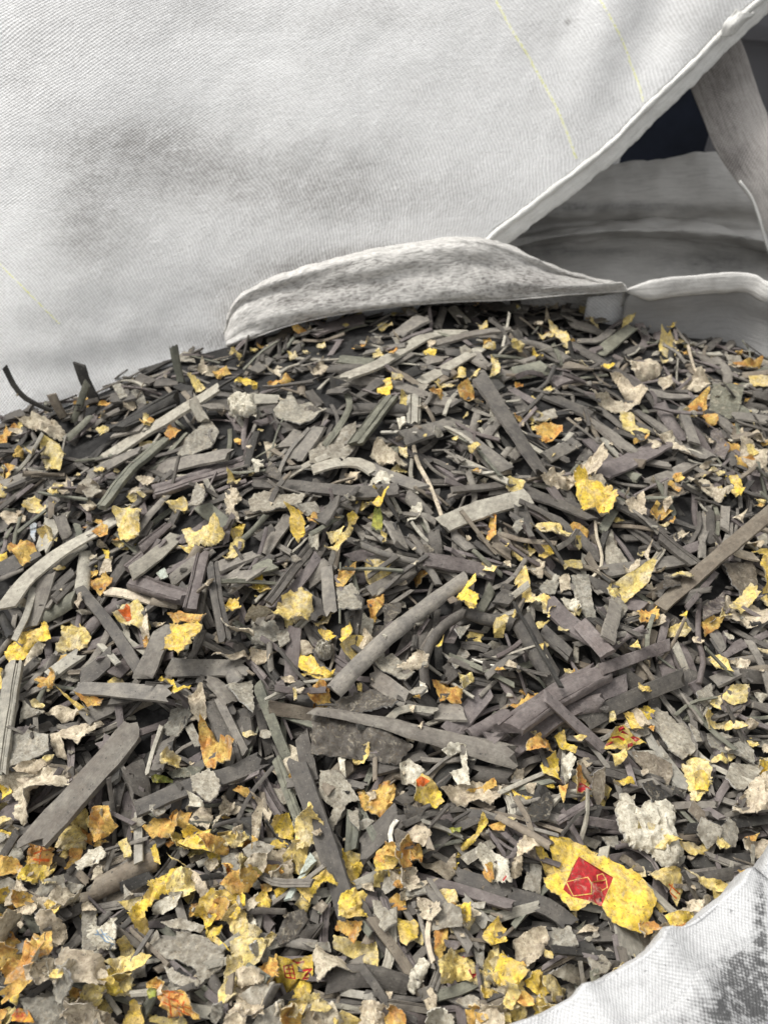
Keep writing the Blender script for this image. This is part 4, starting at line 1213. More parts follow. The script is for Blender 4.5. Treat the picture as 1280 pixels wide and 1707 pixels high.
def inside(poly, X, Y):
    r = np.zeros(X.shape, bool); n = len(poly)
    for i in range(n):
        x1, y1 = poly[i][:2]; x2, y2 = poly[(i + 1) % n][:2]
        c = ((y1 > Y) != (y2 > Y)); t = (x2 - x1) * (Y - y1) / ((y2 - y1) if y2 != y1 else 1e-9) + x1; r ^= c & (X < t)
    return r
def cells(poly):
    P = np.array(poly)[:, :2]; a = np.floor((P.min(0) - [X0, Y0g]) / CELL).astype(int) - 1; b = np.ceil((P.max(0) - [X0, Y0g]) / CELL).astype(int) + 1
    a = np.clip(a, 0, [NX - 1, NY - 1]); b = np.clip(b, a + 1, [NX, NY]); sl_ = (slice(a[1], b[1]), slice(a[0], b[0]))
    m = inside(P, GX[sl_], GY[sl_])
    if not m.any():
        c = np.clip(((P.mean(0) - [X0, Y0g]) / CELL).astype(int), 0, [NX - 1, NY - 1]); sl_ = (slice(c[1], c[1] + 1), slice(c[0], c[0] + 1)); m = np.ones((1, 1), bool)
    return sl_, m
def support(poly, q=88, damp=.8):
    """plane z = a + b (x-cx) + c (y-cy) that the outline rests on"""
    s, m = cells(poly); x, y, z = GX[s][m], GY[s][m], H[s][m]; cx, cy = x.mean(), y.mean()
    A_ = np.stack([np.ones_like(x), x - cx, y - cy], 1)
    if len(x) > 6: a, b, c = np.linalg.lstsq(A_.T @ A_ + np.diag([0, 1e-5 * len(x), 1e-5 * len(x)]), A_.T @ z, rcond=None)[0]
    else: a, b, c = z.mean(), 0, 0
    b, c = np.clip([b * damp, c * damp], -.9, .9); a = np.percentile(z - A_[:, 1] * b - A_[:, 2] * c, q)
    return np.array([cx, cy, a]), np.array([-b, -c, 1.0]) / math.sqrt(1 + b * b + c * c)
def raise_h(poly3, n, c, top):
    s, m = cells([p[:2] for p in poly3]); z = c[2] - (n[0] * (GX[s] - c[0]) + n[1] * (GY[s] - c[1])) / n[2] + top / n[2]
    Hs = H[s]; Hs[m] = np.maximum(Hs[m], np.minimum(z[m], Hs[m] + .03))
# coarse id picture, painted in laying order: which piece shows where
QS = 3; IDW, IDH = 1280 // QS + 1, 1707 // QS + 1; IDB = np.zeros((IDH, IDW), int)
iyy, ixx = np.mgrid[0:IDH, 0:IDW]
def paint(poly3, i):
    P = np.array([pix(p) for p in poly3]) / QS; a = np.clip(np.floor(P.min(0)).astype(int), 0, [IDW - 1, IDH - 1]); b = np.clip(np.ceil(P.max(0)).astype(int) + 1, a + 1, [IDW, IDH])
    s = (slice(a[1], b[1]), slice(a[0], b[0])); m = inside(P, ixx[s] + .5, iyy[s] + .5); IDB[s][m] = i
# ---------------------------------------------------------------- colours (albedo)
TONE = {'g': ((.150, .136, .119), (.212, .195, .168)), 'G': ((.275, .256, .215), (.37, .348, .29)), 'd': ((.078, .071, .064), (.118, .108, .095)), 'p': ((.124, .106, .102), (.172, .150, .142)),
        'n': ((.128, .128, .102), (.19, .188, .148)), 'b': ((.155, .130, .102), (.21, .18, .14)), 'k': ((.034, .032, .030), (.058, .055, .049)),  # k: black pieces, and broad ones laid as the shade of gaps
        'Y': ((.73, .535, .08), (.60, .45, .18)), 'y': ((.66, .52, .18), (.55, .48, .32)), 'o': ((.62, .42, .12), (.48, .22, .06)),
        'c': ((.56, .49, .37), (.42, .36, .28)), 'w': ((.74, .71, .62), (.58, .55, .47)), 's': ((.25, .235, .20), (.34, .32, .275)),
        't': ((.46, .50, .44), (.36, .40, .36)), 'B': ((.42, .50, .60), (.55, .58, .60)), 'N': ((.24, .27, .06), (.40, .38, .08)), 'R': ((.42, .03, .035), (.60, .36, .05))}
INK = {'R': (.42, .022, .028), 'Y': (.66, .45, .13), 'O': (.62, .13, .02), 'B': (.25, .36, .50)}
def tones(t, jit=.13):
    k = 1 + rng.uniform(-jit, jit); w = rng.uniform(-.03, .03); a, b = TONE[t]
    return tuple(np.clip([a[0] * k * (1 + w), a[1] * k, a[2] * k * (1 - w)], 0, .85)), tuple(np.clip([c * k for c in b], 0, .85))
def put_mesh(name, vs, fs, uvs, t1, t2, mat, frame, facecol=None, smooth=True):
    me = bpy.data.meshes.new(name); me.from_pydata(vs, [], fs); me.materials.append(mat)
    nl = len(me.loops); idx = np.zeros(nl, int); me.loops.foreach_get('vertex_index', idx)
    uv = me.uv_layers.new(name="UVMap"); uv.data.foreach_set('uv', np.asarray(uvs)[idx].ravel())
    a = me.color_attributes.new('tint', 'FLOAT_COLOR', 'CORNER'); b = me.color_attributes.new('tint2', 'FLOAT_COLOR', 'CORNER')
    A1 = np.tile([*t1, 1.0], (nl, 1)); B1 = np.tile([*t2, 1.0], (nl, 1))
    if facecol:
        for p in me.polygons:
            c = facecol.get(p.index)
            if c is not None:
                s = slice(p.loop_start, p.loop_start + p.loop_total); A1[s, :3] = c[0]; B1[s, :3] = c[1]
    a.data.foreach_set('color', A1.ravel()); b.data.foreach_set('color', B1.ravel())
    if smooth: me.polygons.foreach_set('use_smooth', [True] * len(me.polygons)); 
    o = bpy.data.objects.new(name, me); COL.objects.link(o); o.matrix_world = frame
    return o
def frame_of(c, n, ax):
    n = Vector(n).normalized(); ax = Vector(ax); ax = (ax - n * ax.dot(n)).normalized(); ay = n.cross(ax)
    M = Matrix(((ax.x, ay.x, n.x, c[0]), (ax.y, ay.y, n.y, c[1]), (ax.z, ay.z, n.z, c[2]), (0, 0, 0, 1))); return M
# ---------------------------------------------------------------- strips: a profile swept along a line
PROF = {'flat': [(-1, .12), (-.93, .9), (-.5, 1), (0, 1.0), (.5, 1), (.93, .9), (1, .12), (.9, 0), (-.9, 0)],
        'ridge': [(-1, .2), (-.97, .95), (-.62, 1), (-.55, .35), (-.47, .95), (-.05, 1.12), (.0, .4), (.08, 1.05), (.42, 1), (.48, .3), (.56, .9), (.95, .8), (1, .1), (.9, 0), (-.9, 0)],
        'cord': [(math.cos(t), .5 + .5 * math.sin(t)) for t in [math.pi - k * math.pi / 5 for k in range(10)]],
        'half': [(-1, .05), (-.85, .5), (-.5, .85), (0, 1.0), (.5, .85), (.85, .5), (1, .05), (.9, 0), (-.9, 0)]}
def ridge_profile():
    k = rng.choice((1, 2, 2, 3)); cs = sorted(rng.uniform(-.75, .75) for _ in range(k)); out = [(-1, .15), (-.96, .9)]; last = -.9
    for c in cs:
        wd_ = rng.uniform(.03, .09)
        if c - wd_ <= last + .05: continue
        hL = rng.uniform(.8, 1.15); out += [((last + c) / 2, hL + .05), (c - wd_, hL), (c, rng.uniform(.25, .6)), (c + wd_, rng.uniform(.75, 1.1))]; last = c + wd_
    return out + [((last + .97) / 2, rng.uniform(.85, 1.1)), (.96, .85), (1, .12), (.9, 0), (-.9, 0)]
def strip_geo(path, w, t, prof, jag=.12, arch=0.0, twist=0.0, hollow=False, ns=None):
    L = sum(math.dist(path[i], path[i + 1]) for i in range(len(path) - 1)); ns = ns or int(min(16, max(6, L / .009)))
    S = resample(path, ns); PR = PROF[prof] if prof != 'ridge' else ridge_profile(); n = len(PR); vs, fs, uv = [], [], []
    sk0, sk1 = rng.uniform(-.35, .35) * w, rng.uniform(-.35, .35) * w; sd = rng.random() * 100
    e0 = [rng.gauss(0, jag) * w for _ in PR]; e1 = [rng.gauss(0, jag) * w for _ in PR]
    for i, p in enumerate(S):
        g = S[min(i + 1, ns - 1)] - S[max(i - 1, 0)]; g = g / (np.linalg.norm(g) + 1e-9); nn = np.array([-g[1], g[0]]); s = i / (ns - 1)
        wf = .5 * w * (1 + .10 * noise.noise(Vector((s * L * 55, sd, 0)))); za = arch * L * (s * 2 - 1) ** 2 + .0012 * noise.noise(Vector((s * L * 40, sd, 5)))
        tw = twist * (s - .5)
        for k, (u, z) in enumerate(PR):
            ed = 0.0
            if i == 0: ed = -(sk0 * u + e0[k] * .5) if abs(z) < 2 else 0
            if i == ns - 1: ed = sk1 * u + e1[k] * .5
            wl = 1 + .10 * noise.noise(Vector((s * L * 150, sd + k, 2)))
            if prof == 'ridge' and .2 < z < .65 and abs(u) < .9: z = z + (.95 - z) * min(1, max(0, 1.6 * noise.noise(Vector((s * L * 45, sd + u * 3, 8))) + .25))
            q = p + nn * (u * wf * wl) + g * ed
            vs.append((q[0], q[1], (z - .5) * t + za + tw * u * w + .0004 * noise.noise(Vector((s * L * 200, k * 3.1, sd))))); uv.append((s * L + sd, u * w * .5 + z * t))
    for i in range(ns - 1):
        for k in range(n): fs.append((i * n + k, (i + 1) * n + k, (i + 1) * n + (k + 1) % n, i * n + (k + 1) % n))
    if hollow:
        for end, base, rev in ((0, 0, False), (1, (ns - 1) * n, True)):
            b0 = len(vs); cx = np.mean([vs[base + k] for k in range(n)], axis=0); g = np.append((S[1] - S[0]) if end == 0 else (S[-2] - S[-1]), 0); g = g / np.linalg.norm(g)
            for rg in (0, 1):
                for k in range(n):
                    v = np.array(vs[base + k]); q = cx + (v - cx) * np.array([.84, .84, .62]) + g * (.02 if rg else 0); vs.append(tuple(q)); uv.append(uv[base + k])
            for k in range(n):
                k2 = (k + 1) % n; f1 = (base + k, base + k2, b0 + k2, b0 + k); f2 = (b0 + k, b0 + k2, b0 + n + k2, b0 + n + k)
                fs.append(f1 if not rev else f1[::-1]); fs.append(f2 if not rev else f2[::-1])
            fs.append(tuple(b0 + n + k for k in range(n)))
    else:
        fs.append(tuple(range(n))); fs.append(tuple((ns - 1) * n + k for k in range(n))[::-1])
    return vs, fs, uv
def outline(path, w):
    S = resample(path, 9); a, b = [], []
    for i, p in enumerate(S):
        g = S[min(i + 1, 8)] - S[max(i - 1, 0)]; g = g / (np.linalg.norm(g) + 1e-9); nn = np.array([-g[1], g[0]]); a.append(p + nn * w / 2); b.append(p - nn * w / 2)
    return a + b[::-1]
# ---------------------------------------------------------------- torn sheets: a ragged outline, crumpled
def sheet_geo(poly, thick, crump=.13, curl=.25, rag=.035, dens=8, prints=(), lump=False, t1=None, t2=None):
    P = [np.array(p, float) for p in poly]; n = len(P)
    ar = .5 * sum(P[i][0] * P[(i + 1) % n][1] - P[(i + 1) % n][0] * P[i][1] for i in range(n))
    if ar < 0: P = P[::-1]; ar = -ar
    S = math.sqrt(max(ar, 1e-6)); st = S / dens; sd = rng.random() * 90; B = []
    for i in range(n):
        a, b = P[i], P[(i + 1) % n]; k = max(1, int(np.linalg.norm(b - a) / (st * .5)))
        nn = np.array([b[1] - a[1], a[0] - b[0]]); nn = nn / (np.linalg.norm(nn) + 1e-9)
        for j in range(k):
            q = a + (b - a) * j / k; h = noise.noise(Vector((q[0] / S * 7, q[1] / S * 7, sd))) + .7 * noise.noise(Vector((q[0] / S * 22, q[1] / S * 22, sd))) + .5 * rng.uniform(-1, 1); B.append(q + nn * h * rag * S * (1 if j else .4))
    xs = [p[0] for p in B]; ys = [p[1] for p in B]; V = [Vector((float(p[0]), float(p[1]))) for p in B]; nb = len(V); E = [(i, (i + 1) % nb) for i in range(nb)]
    Bn = np.array(B)
    gxx, gyy = np.meshgrid(np.arange(min(xs) + st / 2, max(xs), st), np.arange(min(ys) + st / 2, max(ys), st))
    gxx = gxx + nrg.uniform(-.25, .25, gxx.shape) * st; gyy = gyy + nrg.uniform(-.25, .25, gyy.shape) * st
    m = inside(B, gxx, gyy)
    for x, y in zip(gxx[m], gyy[m]):
        if ((Bn[:, 0] - x) ** 2 + (Bn[:, 1] - y) ** 2).min() > (st * .4) ** 2: V.append(Vector((float(x), float(y))))
    for col, pp in prints:
        b0 = len(V); pp = [np.array(p) for p in pp]
        for q in pp: V.append(Vector((float(q[0]), float(q[1]))))
        E += [(b0 + i, b0 + (i + 1) % len(pp)) for i in range(len(pp))]
    try: v2, _, f2 = delaunay_2d_cdt(V, E, [tuple(range(nb))], 1 if prints else 1, 1e-7)[:3]
    except Exception: v2, f2 = V[:nb], [tuple(range(nb))]
    Bo = [(v.x, v.y) for v in V[:nb]]; ff = []
    VA = np.array([(v[0], v[1]) for v in v2]); CT_ = np.array([VA[list(f)].mean(0) for f in f2]) if f2 else np.zeros((0, 2))
    ok_ = inside(Bo, CT_[:, 0], CT_[:, 1]); ff = [tuple(f) for f, o_ in zip(f2, ok_) if o_]; CF = CT_[ok_]
    inpr = [inside(pp, CF[:, 0], CF[:, 1]) for _c, pp in prints]
    th = rng.uniform(0, 6.28); cu = curl * rng.choice((-1, 1, 1)); cx, cy = np.mean(P, axis=0); top = []; th2 = rng.uniform(0, 6.28); th3 = rng.uniform(0, 6.28)
    fk = 0 if crump < .15 else rng.choice((-1, 1)) * rng.uniform(.1, .7); fd = rng.uniform(-.3, .3); fk2 = 0 if crump < .15 else rng.uniform(-.5, 1.1)
    for v in v2:
        x, y = v[0] - cx, v[1] - cy; a = (x * math.cos(th) + y * math.sin(th)) / S; f = 1.6 / S
        z = crump * S * (noise.noise(Vector((v[0] * f, v[1] * f, sd))) * 1.0 + .8 * abs(noise.noise(Vector((v[0] * f * 2.3, v[1] * f * 2.3, sd + 9)))) + .35 * noise.noise(Vector((v[0] * f * 6, v[1] * f * 6, sd + 3))))
        z += cu * S * a * a * (1 if a > 0 else .4)
        z += fk * abs(x * math.cos(th2) + y * math.sin(th2) - fd * S) + fk2 * max(0, x * math.cos(th3) + y * math.sin(th3) - .2 * S)
        top.append(z)
    z0_ = float(np.percentile(top, 25)); top = [z - z0_ for z in top]
    db = [math.sqrt(((Bn[:, 0] - v[0]) ** 2 + (Bn[:, 1] - v[1]) ** 2).min()) for v in v2]
    if crump > .15 and not lump:                # rims roll up here and there
        for q_, (v, d_) in enumerate(zip(v2, db)):
            e_ = max(0, 1 - d_ / (.3 * S)); top[q_] += 1.1 * S * e_ * e_ * .3 * max(-.25, 1.8 * noise.noise(Vector((v[0] * 1.3 / S, v[1] * 1.3 / S, sd + 20))))
    vs, uv = [], []
    for v, z, d in zip(v2, top, db):
        hh = thick / 2
        if lump:
            e = min(1, d / (S * .22)); hh = thick * (.10 + .9 * math.sqrt(1 - (1 - e) ** 2)) / 2 * (1 + .35 * noise.noise(Vector((v[0] * 5 / S, v[1] * 5 / S, sd)))) + thick * .30 * noise.noise(Vector((v[0] * 9 / S, v[1] * 20 / S, sd)))
        vs.append((v[0], v[1], z + hh)); uv.append((v[0] + sd, v[1]))
    nv = len(vs)
    for v, z in zip(v2, top): vs.append((v[0], v[1], z - thick * (.2 if lump else .5))); uv.append((v[0] + sd, v[1]))
    fs = []; fc = {}
    cnt = {}
    for fi_, f in enumerate(ff):
        a2 = sum(v2[f[i]][0] * v2[f[(i + 1) % len(f)]][1] - v2[f[(i + 1) % len(f)]][0] * v2[f[i]][1] for i in range(len(f)))
        if a2 < 0: f = f[::-1]
        for (col, pp), ip in zip(prints, inpr):
            if ip[fi_]: fc[len(fs)] = (col, tuple(x * .8 for x in col))
        fs.append(f)
        for i in range(len(f)): cnt[(f[i], f[(i + 1) % len(f)])] = 1
    nf = len(fs)
    und = None if not (t1 and t1[0] > 1.6 * t1[2]) else ((.50, .45, .35), (.60, .56, .47))
    for f in fs[:nf]:
        if und: fc[len(fs)] = und
        fs.append(tuple(i + nv for i in f[::-1]))
    pale = tuple(min(.7, .5 * x + .22) for x in (t1 or (.4, .4, .4)))
    for (a, b) in list(cnt):
        if (b, a) not in cnt: fc[len(fs)] = (pale, pale); fs.append((a, a + nv, b + nv, b))
    return vs, fs, uv, fc, S
# ---------------------------------------------------------------- placing
PIECES = []   # dicts with name, kind, tone, object data, picture position
NM = {'g': 'grey_flake', 'Y': 'yellow_scrap', 'y': 'yellow_scrap', 'o': 'yellow_scrap', 'R': 'yellow_scrap', 'c': 'cream_scrap', 'w': 'cream_scrap', 's': 'grey_flake', 'G': 'grey_flake', 'd': 'grey_flake', 'p': 'grey_flake', 'n': 'grey_flake', 'b': 'grey_flake', 'k': 'grey_flake', 't': 'pale_chip', 'B': 'pale_chip', 'N': 'green_tuft'}
def fix_normal(n, c, lim):
    v = CAM - c; v = v / np.linalg.norm(v); n = np.asarray(n, float)
    for _ in range(12):
        if n @ v >= lim: break
        n = n + v * .12; n = n / np.linalg.norm(n)
    return n
def tilt(n, deg):
    a = rng.uniform(0, 6.28); k = math.tan(R(min(abs(rng.gauss(0, deg)), deg * 1.7, 42))); n = np.asarray(n) + np.array([math.cos(a), math.sin(a), 0]) * k; return n / np.linalg.norm(n)
def on_plane(px, py, c, n):
    d = ray(px, py); return CAM + d * (((c - CAM) @ n) / (d @ n))
def register(kind, tone, data, M, poly3, n, c, top, mat, name, thick_px=None, **kw):
    i = len(PIECES) + 1; raise_h(poly3, n, c, top); paint(poly3, i)
    d = dict(i=i, kind=kind, tone=tone, data=data, M=M, mat=mat, name=name, P=[pix(p) for p in poly3], c=c); d.update(kw); PIECES.append(d); return d
def place_strip(path3, w, tone, flags, n, c, **kw):
    ax = Vector(path3[-1] - path3[0]); cc = sum(path3) / len(path3); 
    t = min(w * .32, rng.uniform(.0022, .0042)); prof = 'flat'
    if 'r' in flags: prof = 'ridge'; t = w * .38
    if 'c' in flags: prof = 'cord'; t = w * .85
    elif 'f' in flags or w < .0045: t = max(t, w * .6)
    if 'h' in flags: t = w * .30
    if prof == 'flat' and not flags and rng.random() < .14: prof = 'half'; t = w * .3
    if prof == 'flat' and not flags and kw.get('fill') and rng.random() < .2: prof = 'ridge'; t = w * .35
    cc = cc + n * t * .5
    M = frame_of(cc, n, ax); Mi = M.inverted()
    loc = [np.array((Mi @ Vector(p + n * t * .5))[:2]) for p in path3]
    t1, t2 = tones(tone); L = np.linalg.norm(path3[-1] - path3[0]); 
    data = strip_geo(loc, w, t, prof, jag=.35 if 'j' in flags else rng.choice((.06, .12, .25, .4)), arch=(rng.gauss(0, .03) if L < .05 else rng.gauss(0, .012)) if not kw.get('key') else -.003, twist=rng.gauss(0, .18), hollow='h' in flags)
    ol = [np.array(M @ Vector((p[0], p[1], t * .5))) for p in outline(loc, w)]
    return register('strip', tone, (data, t1, t2, None), M, ol, n, cc, t * .5, M_STRIP, 'thin_cord' if w < .005 or ('c' in flags and w < .02) else 'grey_strip', flags=flags, L=L, w=w, **kw)
def place_sheet(poly3, tone, flags, n, c, prints=(), thick=None, dens=8, **kw):
    P = np.array(poly3); cc = P.mean(0); e = P - cc; ax = e[np.argmax((e ** 2).sum(1))]
    M = frame_of(cc, n, ax); Mi = M.inverted(); loc = [np.array((Mi @ Vector(p))[:2]) for p in poly3]
    lp = [(INK[c_], [np.array((Mi @ Vector(p))[:2]) for p in pp]) for c_, pp in prints]
    t1, t2 = tones(tone); lump = 'L' in flags
    if 'L' in flags and tone == 'w': t1, t2 = (.60, .57, .48), (.49, .46, .38)
    elif tone == 'w': t1, t2 = (.62, .59, .50), (.48, .45, .37)
    lump = lump
    paper = tone in 'YyocwRBN'
    th = thick or (.0009 if paper else .0014)
    if lump: th = .012
    cr = rng.uniform(.16, .30) if paper else .12
    if 'C' in flags: cr = .34
    if 'F' in flags: cr = .13
    vs, fs, uv, fc, S = sheet_geo(loc, th, crump=cr if not lump else .04, curl=(.75 if 'C' in flags else (rng.uniform(.15, .55) if paper else .12)) if not (lump or 'F' in flags) else .02, rag=.045 if lump else .018 if 'F' in flags else (rng.choice((.02, .03, .05, .075)) if paper else rng.choice((.015, .03, .05))), dens=dens if not lump else 16, prints=lp, lump=lump, t1=t1, t2=t2)
    if lump: th = .007
    off_ = min(cr, .2) * S * .30; vs = [(x, y, z + th * .5) for x, y, z in vs]
    name = NM[tone]
    if lump: name = 'foam_lump'
    return register('sheet', tone, ((vs, fs, uv), t1, t2, fc), M, poly3, n, cc, (th * .5 + off_ * .8) if not lump else th, M_SCRAP, name, flags=flags, L=S, w=S, **kw)
# region of the heap surface (in the picture), used to choose where unseen filler pieces go
REG = [(-160, 700), (0, 680), (130, 610), (270, 592), (380, 582), (520, 535), (740, 505), (960, 494), (1060, 500), (1130, 560), (1290, 600), (1560, 660), (1760, 900), (1660, 1300), (1400, 1500), (1100, 1690), (900, 1800), (-300, 1800), (-700, 1400), (-560, 900), (-400, 720)]
RG = np.array([march(*p)[:2] for p in REG])
def rnd_pt():
    while True:
        if rng.random() < .55: x, y = rng.uniform(-.68, .68), rng.uniform(-.01, .97)
        else:
            q = march(rng.uniform(-60, 1340), rng.uniform(500, 1740)); x, y = q[0], q[1]
        if inside(RG, np.array([x]), np.array([y]))[0]: return x, y
def auto_strip(L, w, tone, tl, q=80, fill=True):
    x, y = rnd_pt(); a = rng.uniform(0, math.pi)
    if rng.random() < .75:                   # most pieces lie along their neighbours, in loose bundles
        px, py = pix(np.array([x, y, hz(x, y)])); q_ = np.argsort((ORI[:, 0] - px) ** 2 + ((ORI[:, 1] - py) * 1.3) ** 2)[rng.choice((0, 0, 1, 2))]
        u, v = march(px - ORI[q_, 2] * 9, py - ORI[q_, 3] * 9), march(px + ORI[q_, 2] * 9, py + ORI[q_, 3] * 9); a = math.atan2(v[1] - u[1], v[0] - u[0]) + rng.gauss(0, .22)
    ex = np.array([math.cos(a), math.sin(a)]); ey = np.array([-ex[1], ex[0]]); bend = rng.gauss(0, .07) * L
    pl = [np.array([x, y]) + ex * s * L / 2 + ey * (bend * (1 - s * s)) for s in (-1, 0, 1)]
    c, n = support(outline(pl, w), q, .9); n = tilt(n, tl)
    p3 = [np.array([p[0], p[1], c[2] - (n[0] * (p[0] - c[0]) + n[1] * (p[1] - c[1])) / n[2]]) for p in pl]
    return place_strip(p3, w, tone, '', n, c, fill=fill)
def auto_sheet(S, tone, tl, q=80, fill=True, **kw):
    x, y = rnd_pt(); k = rng.randint(5, 8); r0 = rng.uniform(0, 6.28); asp = rng.uniform(.5, 1); pl = []
    for i in range(k):
        a = r0 + 2 * math.pi * i / k + rng.uniform(-.3, .3); r = S * .62 * rng.uniform(.6, 1.25); pl.append(np.array([x + math.cos(a + r0) * r, y + math.sin(a + r0) * r * asp]))
    c, n = support(pl, q, .9); n = tilt(n, tl)
    p3 = [np.array([p[0], p[1], c[2] - (n[0] * (p[0] - c[0]) + n[1] * (p[1] - c[1])) / n[2]]) for p in pl]
    return place_sheet(p3, tone, '', n, c, fill=fill, dens=kw.pop('dens', 5), **kw)
def parse():
    out = []; blk = None
    for ln in TR.strip().splitlines():
        ln = ln.strip()
        if ln.startswith('@'): k, x, y = ln[1:].split(); blk = (k, float(x), float(y)); continue
        q = ln.split('|'); tk = q[0].split(); ty, pr = tk[0][0], int(tk[0][1]); tone = tk[1][0]; fl_ = tk[1][1:]
        wd_ = float(tk[2]) * CS if ty in 'sv' else 0
        pts = [(blk[1] + float(a) * CS, blk[2] + float(b) * CS) for a, b in (t.split(',') for t in tk[3 if ty in 'sv' else 2:])]
        out.append(dict(ty=ty, pr=pr, tone=tone, fl=fl_, w=wd_, pts=pts, key=q[1].strip() if len(q) > 1 else None, label=q[2].strip() if len(q) > 2 else None))
    return out
def line_poly(pts, w):
    out = []
    for a, b in zip(pts, pts[1:]):
        a = np.array(a); b = np.array(b); g = (b - a) / (np.linalg.norm(b - a) + 1e-9); nn = np.array([-g[1], g[0]]) * w / 2; e = g * w * .4
        out.append([a - nn - e, b - nn + e, b + nn + e, a + nn - e])
    return out
ITEMS = parse()
ORI = []
for it in ITEMS:
    if it['ty'] == 's' and math.dist(it['pts'][0], it['pts'][-1]) > 25:
        a_, b_ = np.array(it['pts'][0]), np.array(it['pts'][-1]); g_ = (b_ - a_) / np.linalg.norm(b_ - a_); m_ = np.array(it['pts'][len(it['pts']) // 2]) if len(it['pts']) > 2 else (a_ + b_) / 2; ORI.append((*m_, *g_))
ORI = np.array(ORI)
def lay(it):
    pts = it['pts']; fl_ = it['fl']
    if it['ty'] in 'sv':
        mid = pts[len(pts) // 2] if len(pts) > 2 else ((pts[0][0] + pts[1][0]) / 2, (pts[0][1] + pts[1][1]) / 2)
        path = resample(pts, 5)
        if it['ty'] == 'v':                  # stands up: lies in a steep plane through its foot
            foot = max(path, key=lambda p: p[1]); c = march(*foot); n = np.array([0, -.93, .37])
            w3 = it['w'] / FPX * ((c - CAM) @ FW)
            p3 = [on_plane(p[0], p[1], c, n) for p in path]
            return place_strip(p3, w3, it['tone'], fl_, n, c, key=it['key'], label=it['label'], up=True)
        h = [march(*p) for p in path]; dep = (h[2] - CAM) @ FW
        # width across the picture -> width on the plane
        c, n = support(outline([q[:2] for q in h], it['w'] / FPX * dep), 86, .85); n = tilt(n, 8); n = fix_normal(n, c, .40)
        for _ in range(2):
            p3 = [on_plane(p[0], p[1], c, n) for p in path]
            c2, _n = support(outline([q[:2] for q in p3], it['w'] / FPX * dep), 86, .85); s_, m_ = cells(outline([q[:2] for q in p3], it['w'] / FPX * dep))
            x, y, z = GX[s_][m_], GY[s_][m_], H[s_][m_]; r = z - (c[2] - (n[0] * (x - c[0]) + n[1] * (y - c[1])) / n[2]); c = c + np.array([0, 0, np.percentile(r, 84 if it['pr'] < 5 else 96)])
        p3 = [on_plane(p[0], p[1], c, n) for p in path]
        g = np.array(path[-1]) - np.array(path[0]); g = g / (np.linalg.norm(g) + 1e-9); m2 = np.array(path[2]); nn = np.array([-g[1], g[0]]) * it['w'] / 2
        a = on_plane(*(m2 + nn), c, n); b = on_plane(*(m2 - nn), c, n); t_ = (p3[-1] - p3[0]); t_ = t_ / (np.linalg.norm(t_) + 1e-9)
        wv = a - b; w3 = np.linalg.norm(wv - t_ * (wv @ t_)); w3 = min(w3, it['w'] / FPX * dep * 1.7)
        return place_strip(p3, w3 * .97, it['tone'], fl_, n, c, key=it['key'], label=it['label'])
    h = [march(*p) for p in pts]
    # judge the slope on the outline; pieces of paper stand up more than the heap does
    cpx = np.mean(pts, axis=0); c0 = march(*cpx)
    flat_ = [q[:2] for q in h if abs(q[1] - c0[1]) < .12] or [c0[:2]]
    if len(flat_) < 3: flat_ = [c0[:2] + np.array(d) * .01 for d in ((1, 0), (0, 1), (-1, -1))]
    c, n = support(flat_, 84, .8); n = tilt(n, 9 if it['tone'] in 'Yyocw' else 6); n = fix_normal(n, c, .58 if it['tone'] in 'Yyocw' else .48)
    c = np.array([c0[0], c0[1], c[2] - (n[0] * (c0[0] - c[0]) + n[1] * (c0[1] - c[1])) / n[2]])
    for _ in range(2):
        p3 = [on_plane(p[0], p[1], c, n) for p in pts]; s_, m_ = cells([q[:2] for q in p3]); x, y, z = GX[s_][m_], GY[s_][m_], H[s_][m_]
        r = z - (c[2] - (n[0] * (x - c[0]) + n[1] * (y - c[1])) / n[2]); up = np.percentile(r, 97 if it['pr'] >= 7 else 88); c = c + n * np.clip(up, -.02, .02)
    p3 = [on_plane(p[0], p[1], c, n) for p in pts]; prs = []
    for (blk, col, wdt, sp) in PRN.get(it['key'], ()):
        ox, oy = CROP[blk]; pp = [(ox + float(a) * CS, oy + float(b) * CS) for a, b in (t.split(',') for t in sp.split())]
        for poly in ([pp] if col[1] == 'f' else line_poly(pp, wdt * CS)): prs.append((col[0], [on_plane(p[0], p[1], c, n) for p in poly]))
    big = np.sqrt(abs(sum(pts[i][0] * pts[(i + 1) % len(pts)][1] - pts[(i + 1) % len(pts)][0] * pts[i][1] for i in range(len(pts))) / 2))
    return place_sheet(p3, it['tone'], fl_, n, c, prints=prs, dens=int(np.clip(big / 4.0, 5, 18)), key=it['key'], label=it['label'])
# lowest layers: loose unseen pieces, then the traced ones layer by layer with a few crumbs between
MIXS = 'ggggddppnbGGk'
RP = np.array([m_ for m_ in REG]) / QS; INR = inside(RP, ixx + .5, iyy + .5)
HOLE = False; DK = False
_rp = rnd_pt
def rnd_pt():
    if HOLE:
        for _ in range(40):
            iy, ix = rng.randrange(160, IDH), rng.randrange(0, IDW)
            if INR[iy, ix] and (IDB[iy, ix] == 0 or (DK and PIECES[IDB[iy, ix] - 1]['tone'] in 'kd')): q = march(ix * QS, iy * QS); return q[0], q[1]
    return _rp()
for k in range(800): auto_strip(rng.uniform(.02, .075), rng.uniform(.004, .012), rng.choice('kddp'), 22)  # mostly dark tones: the shade of deep gaps put into the fill's colour
for k in range(260): auto_sheet(rng.uniform(.010, .024), rng.choice('sdkdcyo'), 20)
_rq = rnd_pt
def rnd_pt():                                # the parts of the heap beyond the frame
    while True:
        x, y = rng.choice((-1, 1)) * rng.uniform(.40, .72), rng.uniform(.0, .97)
        if inside(RG, np.array([x]), np.array([y]))[0]: return x, y
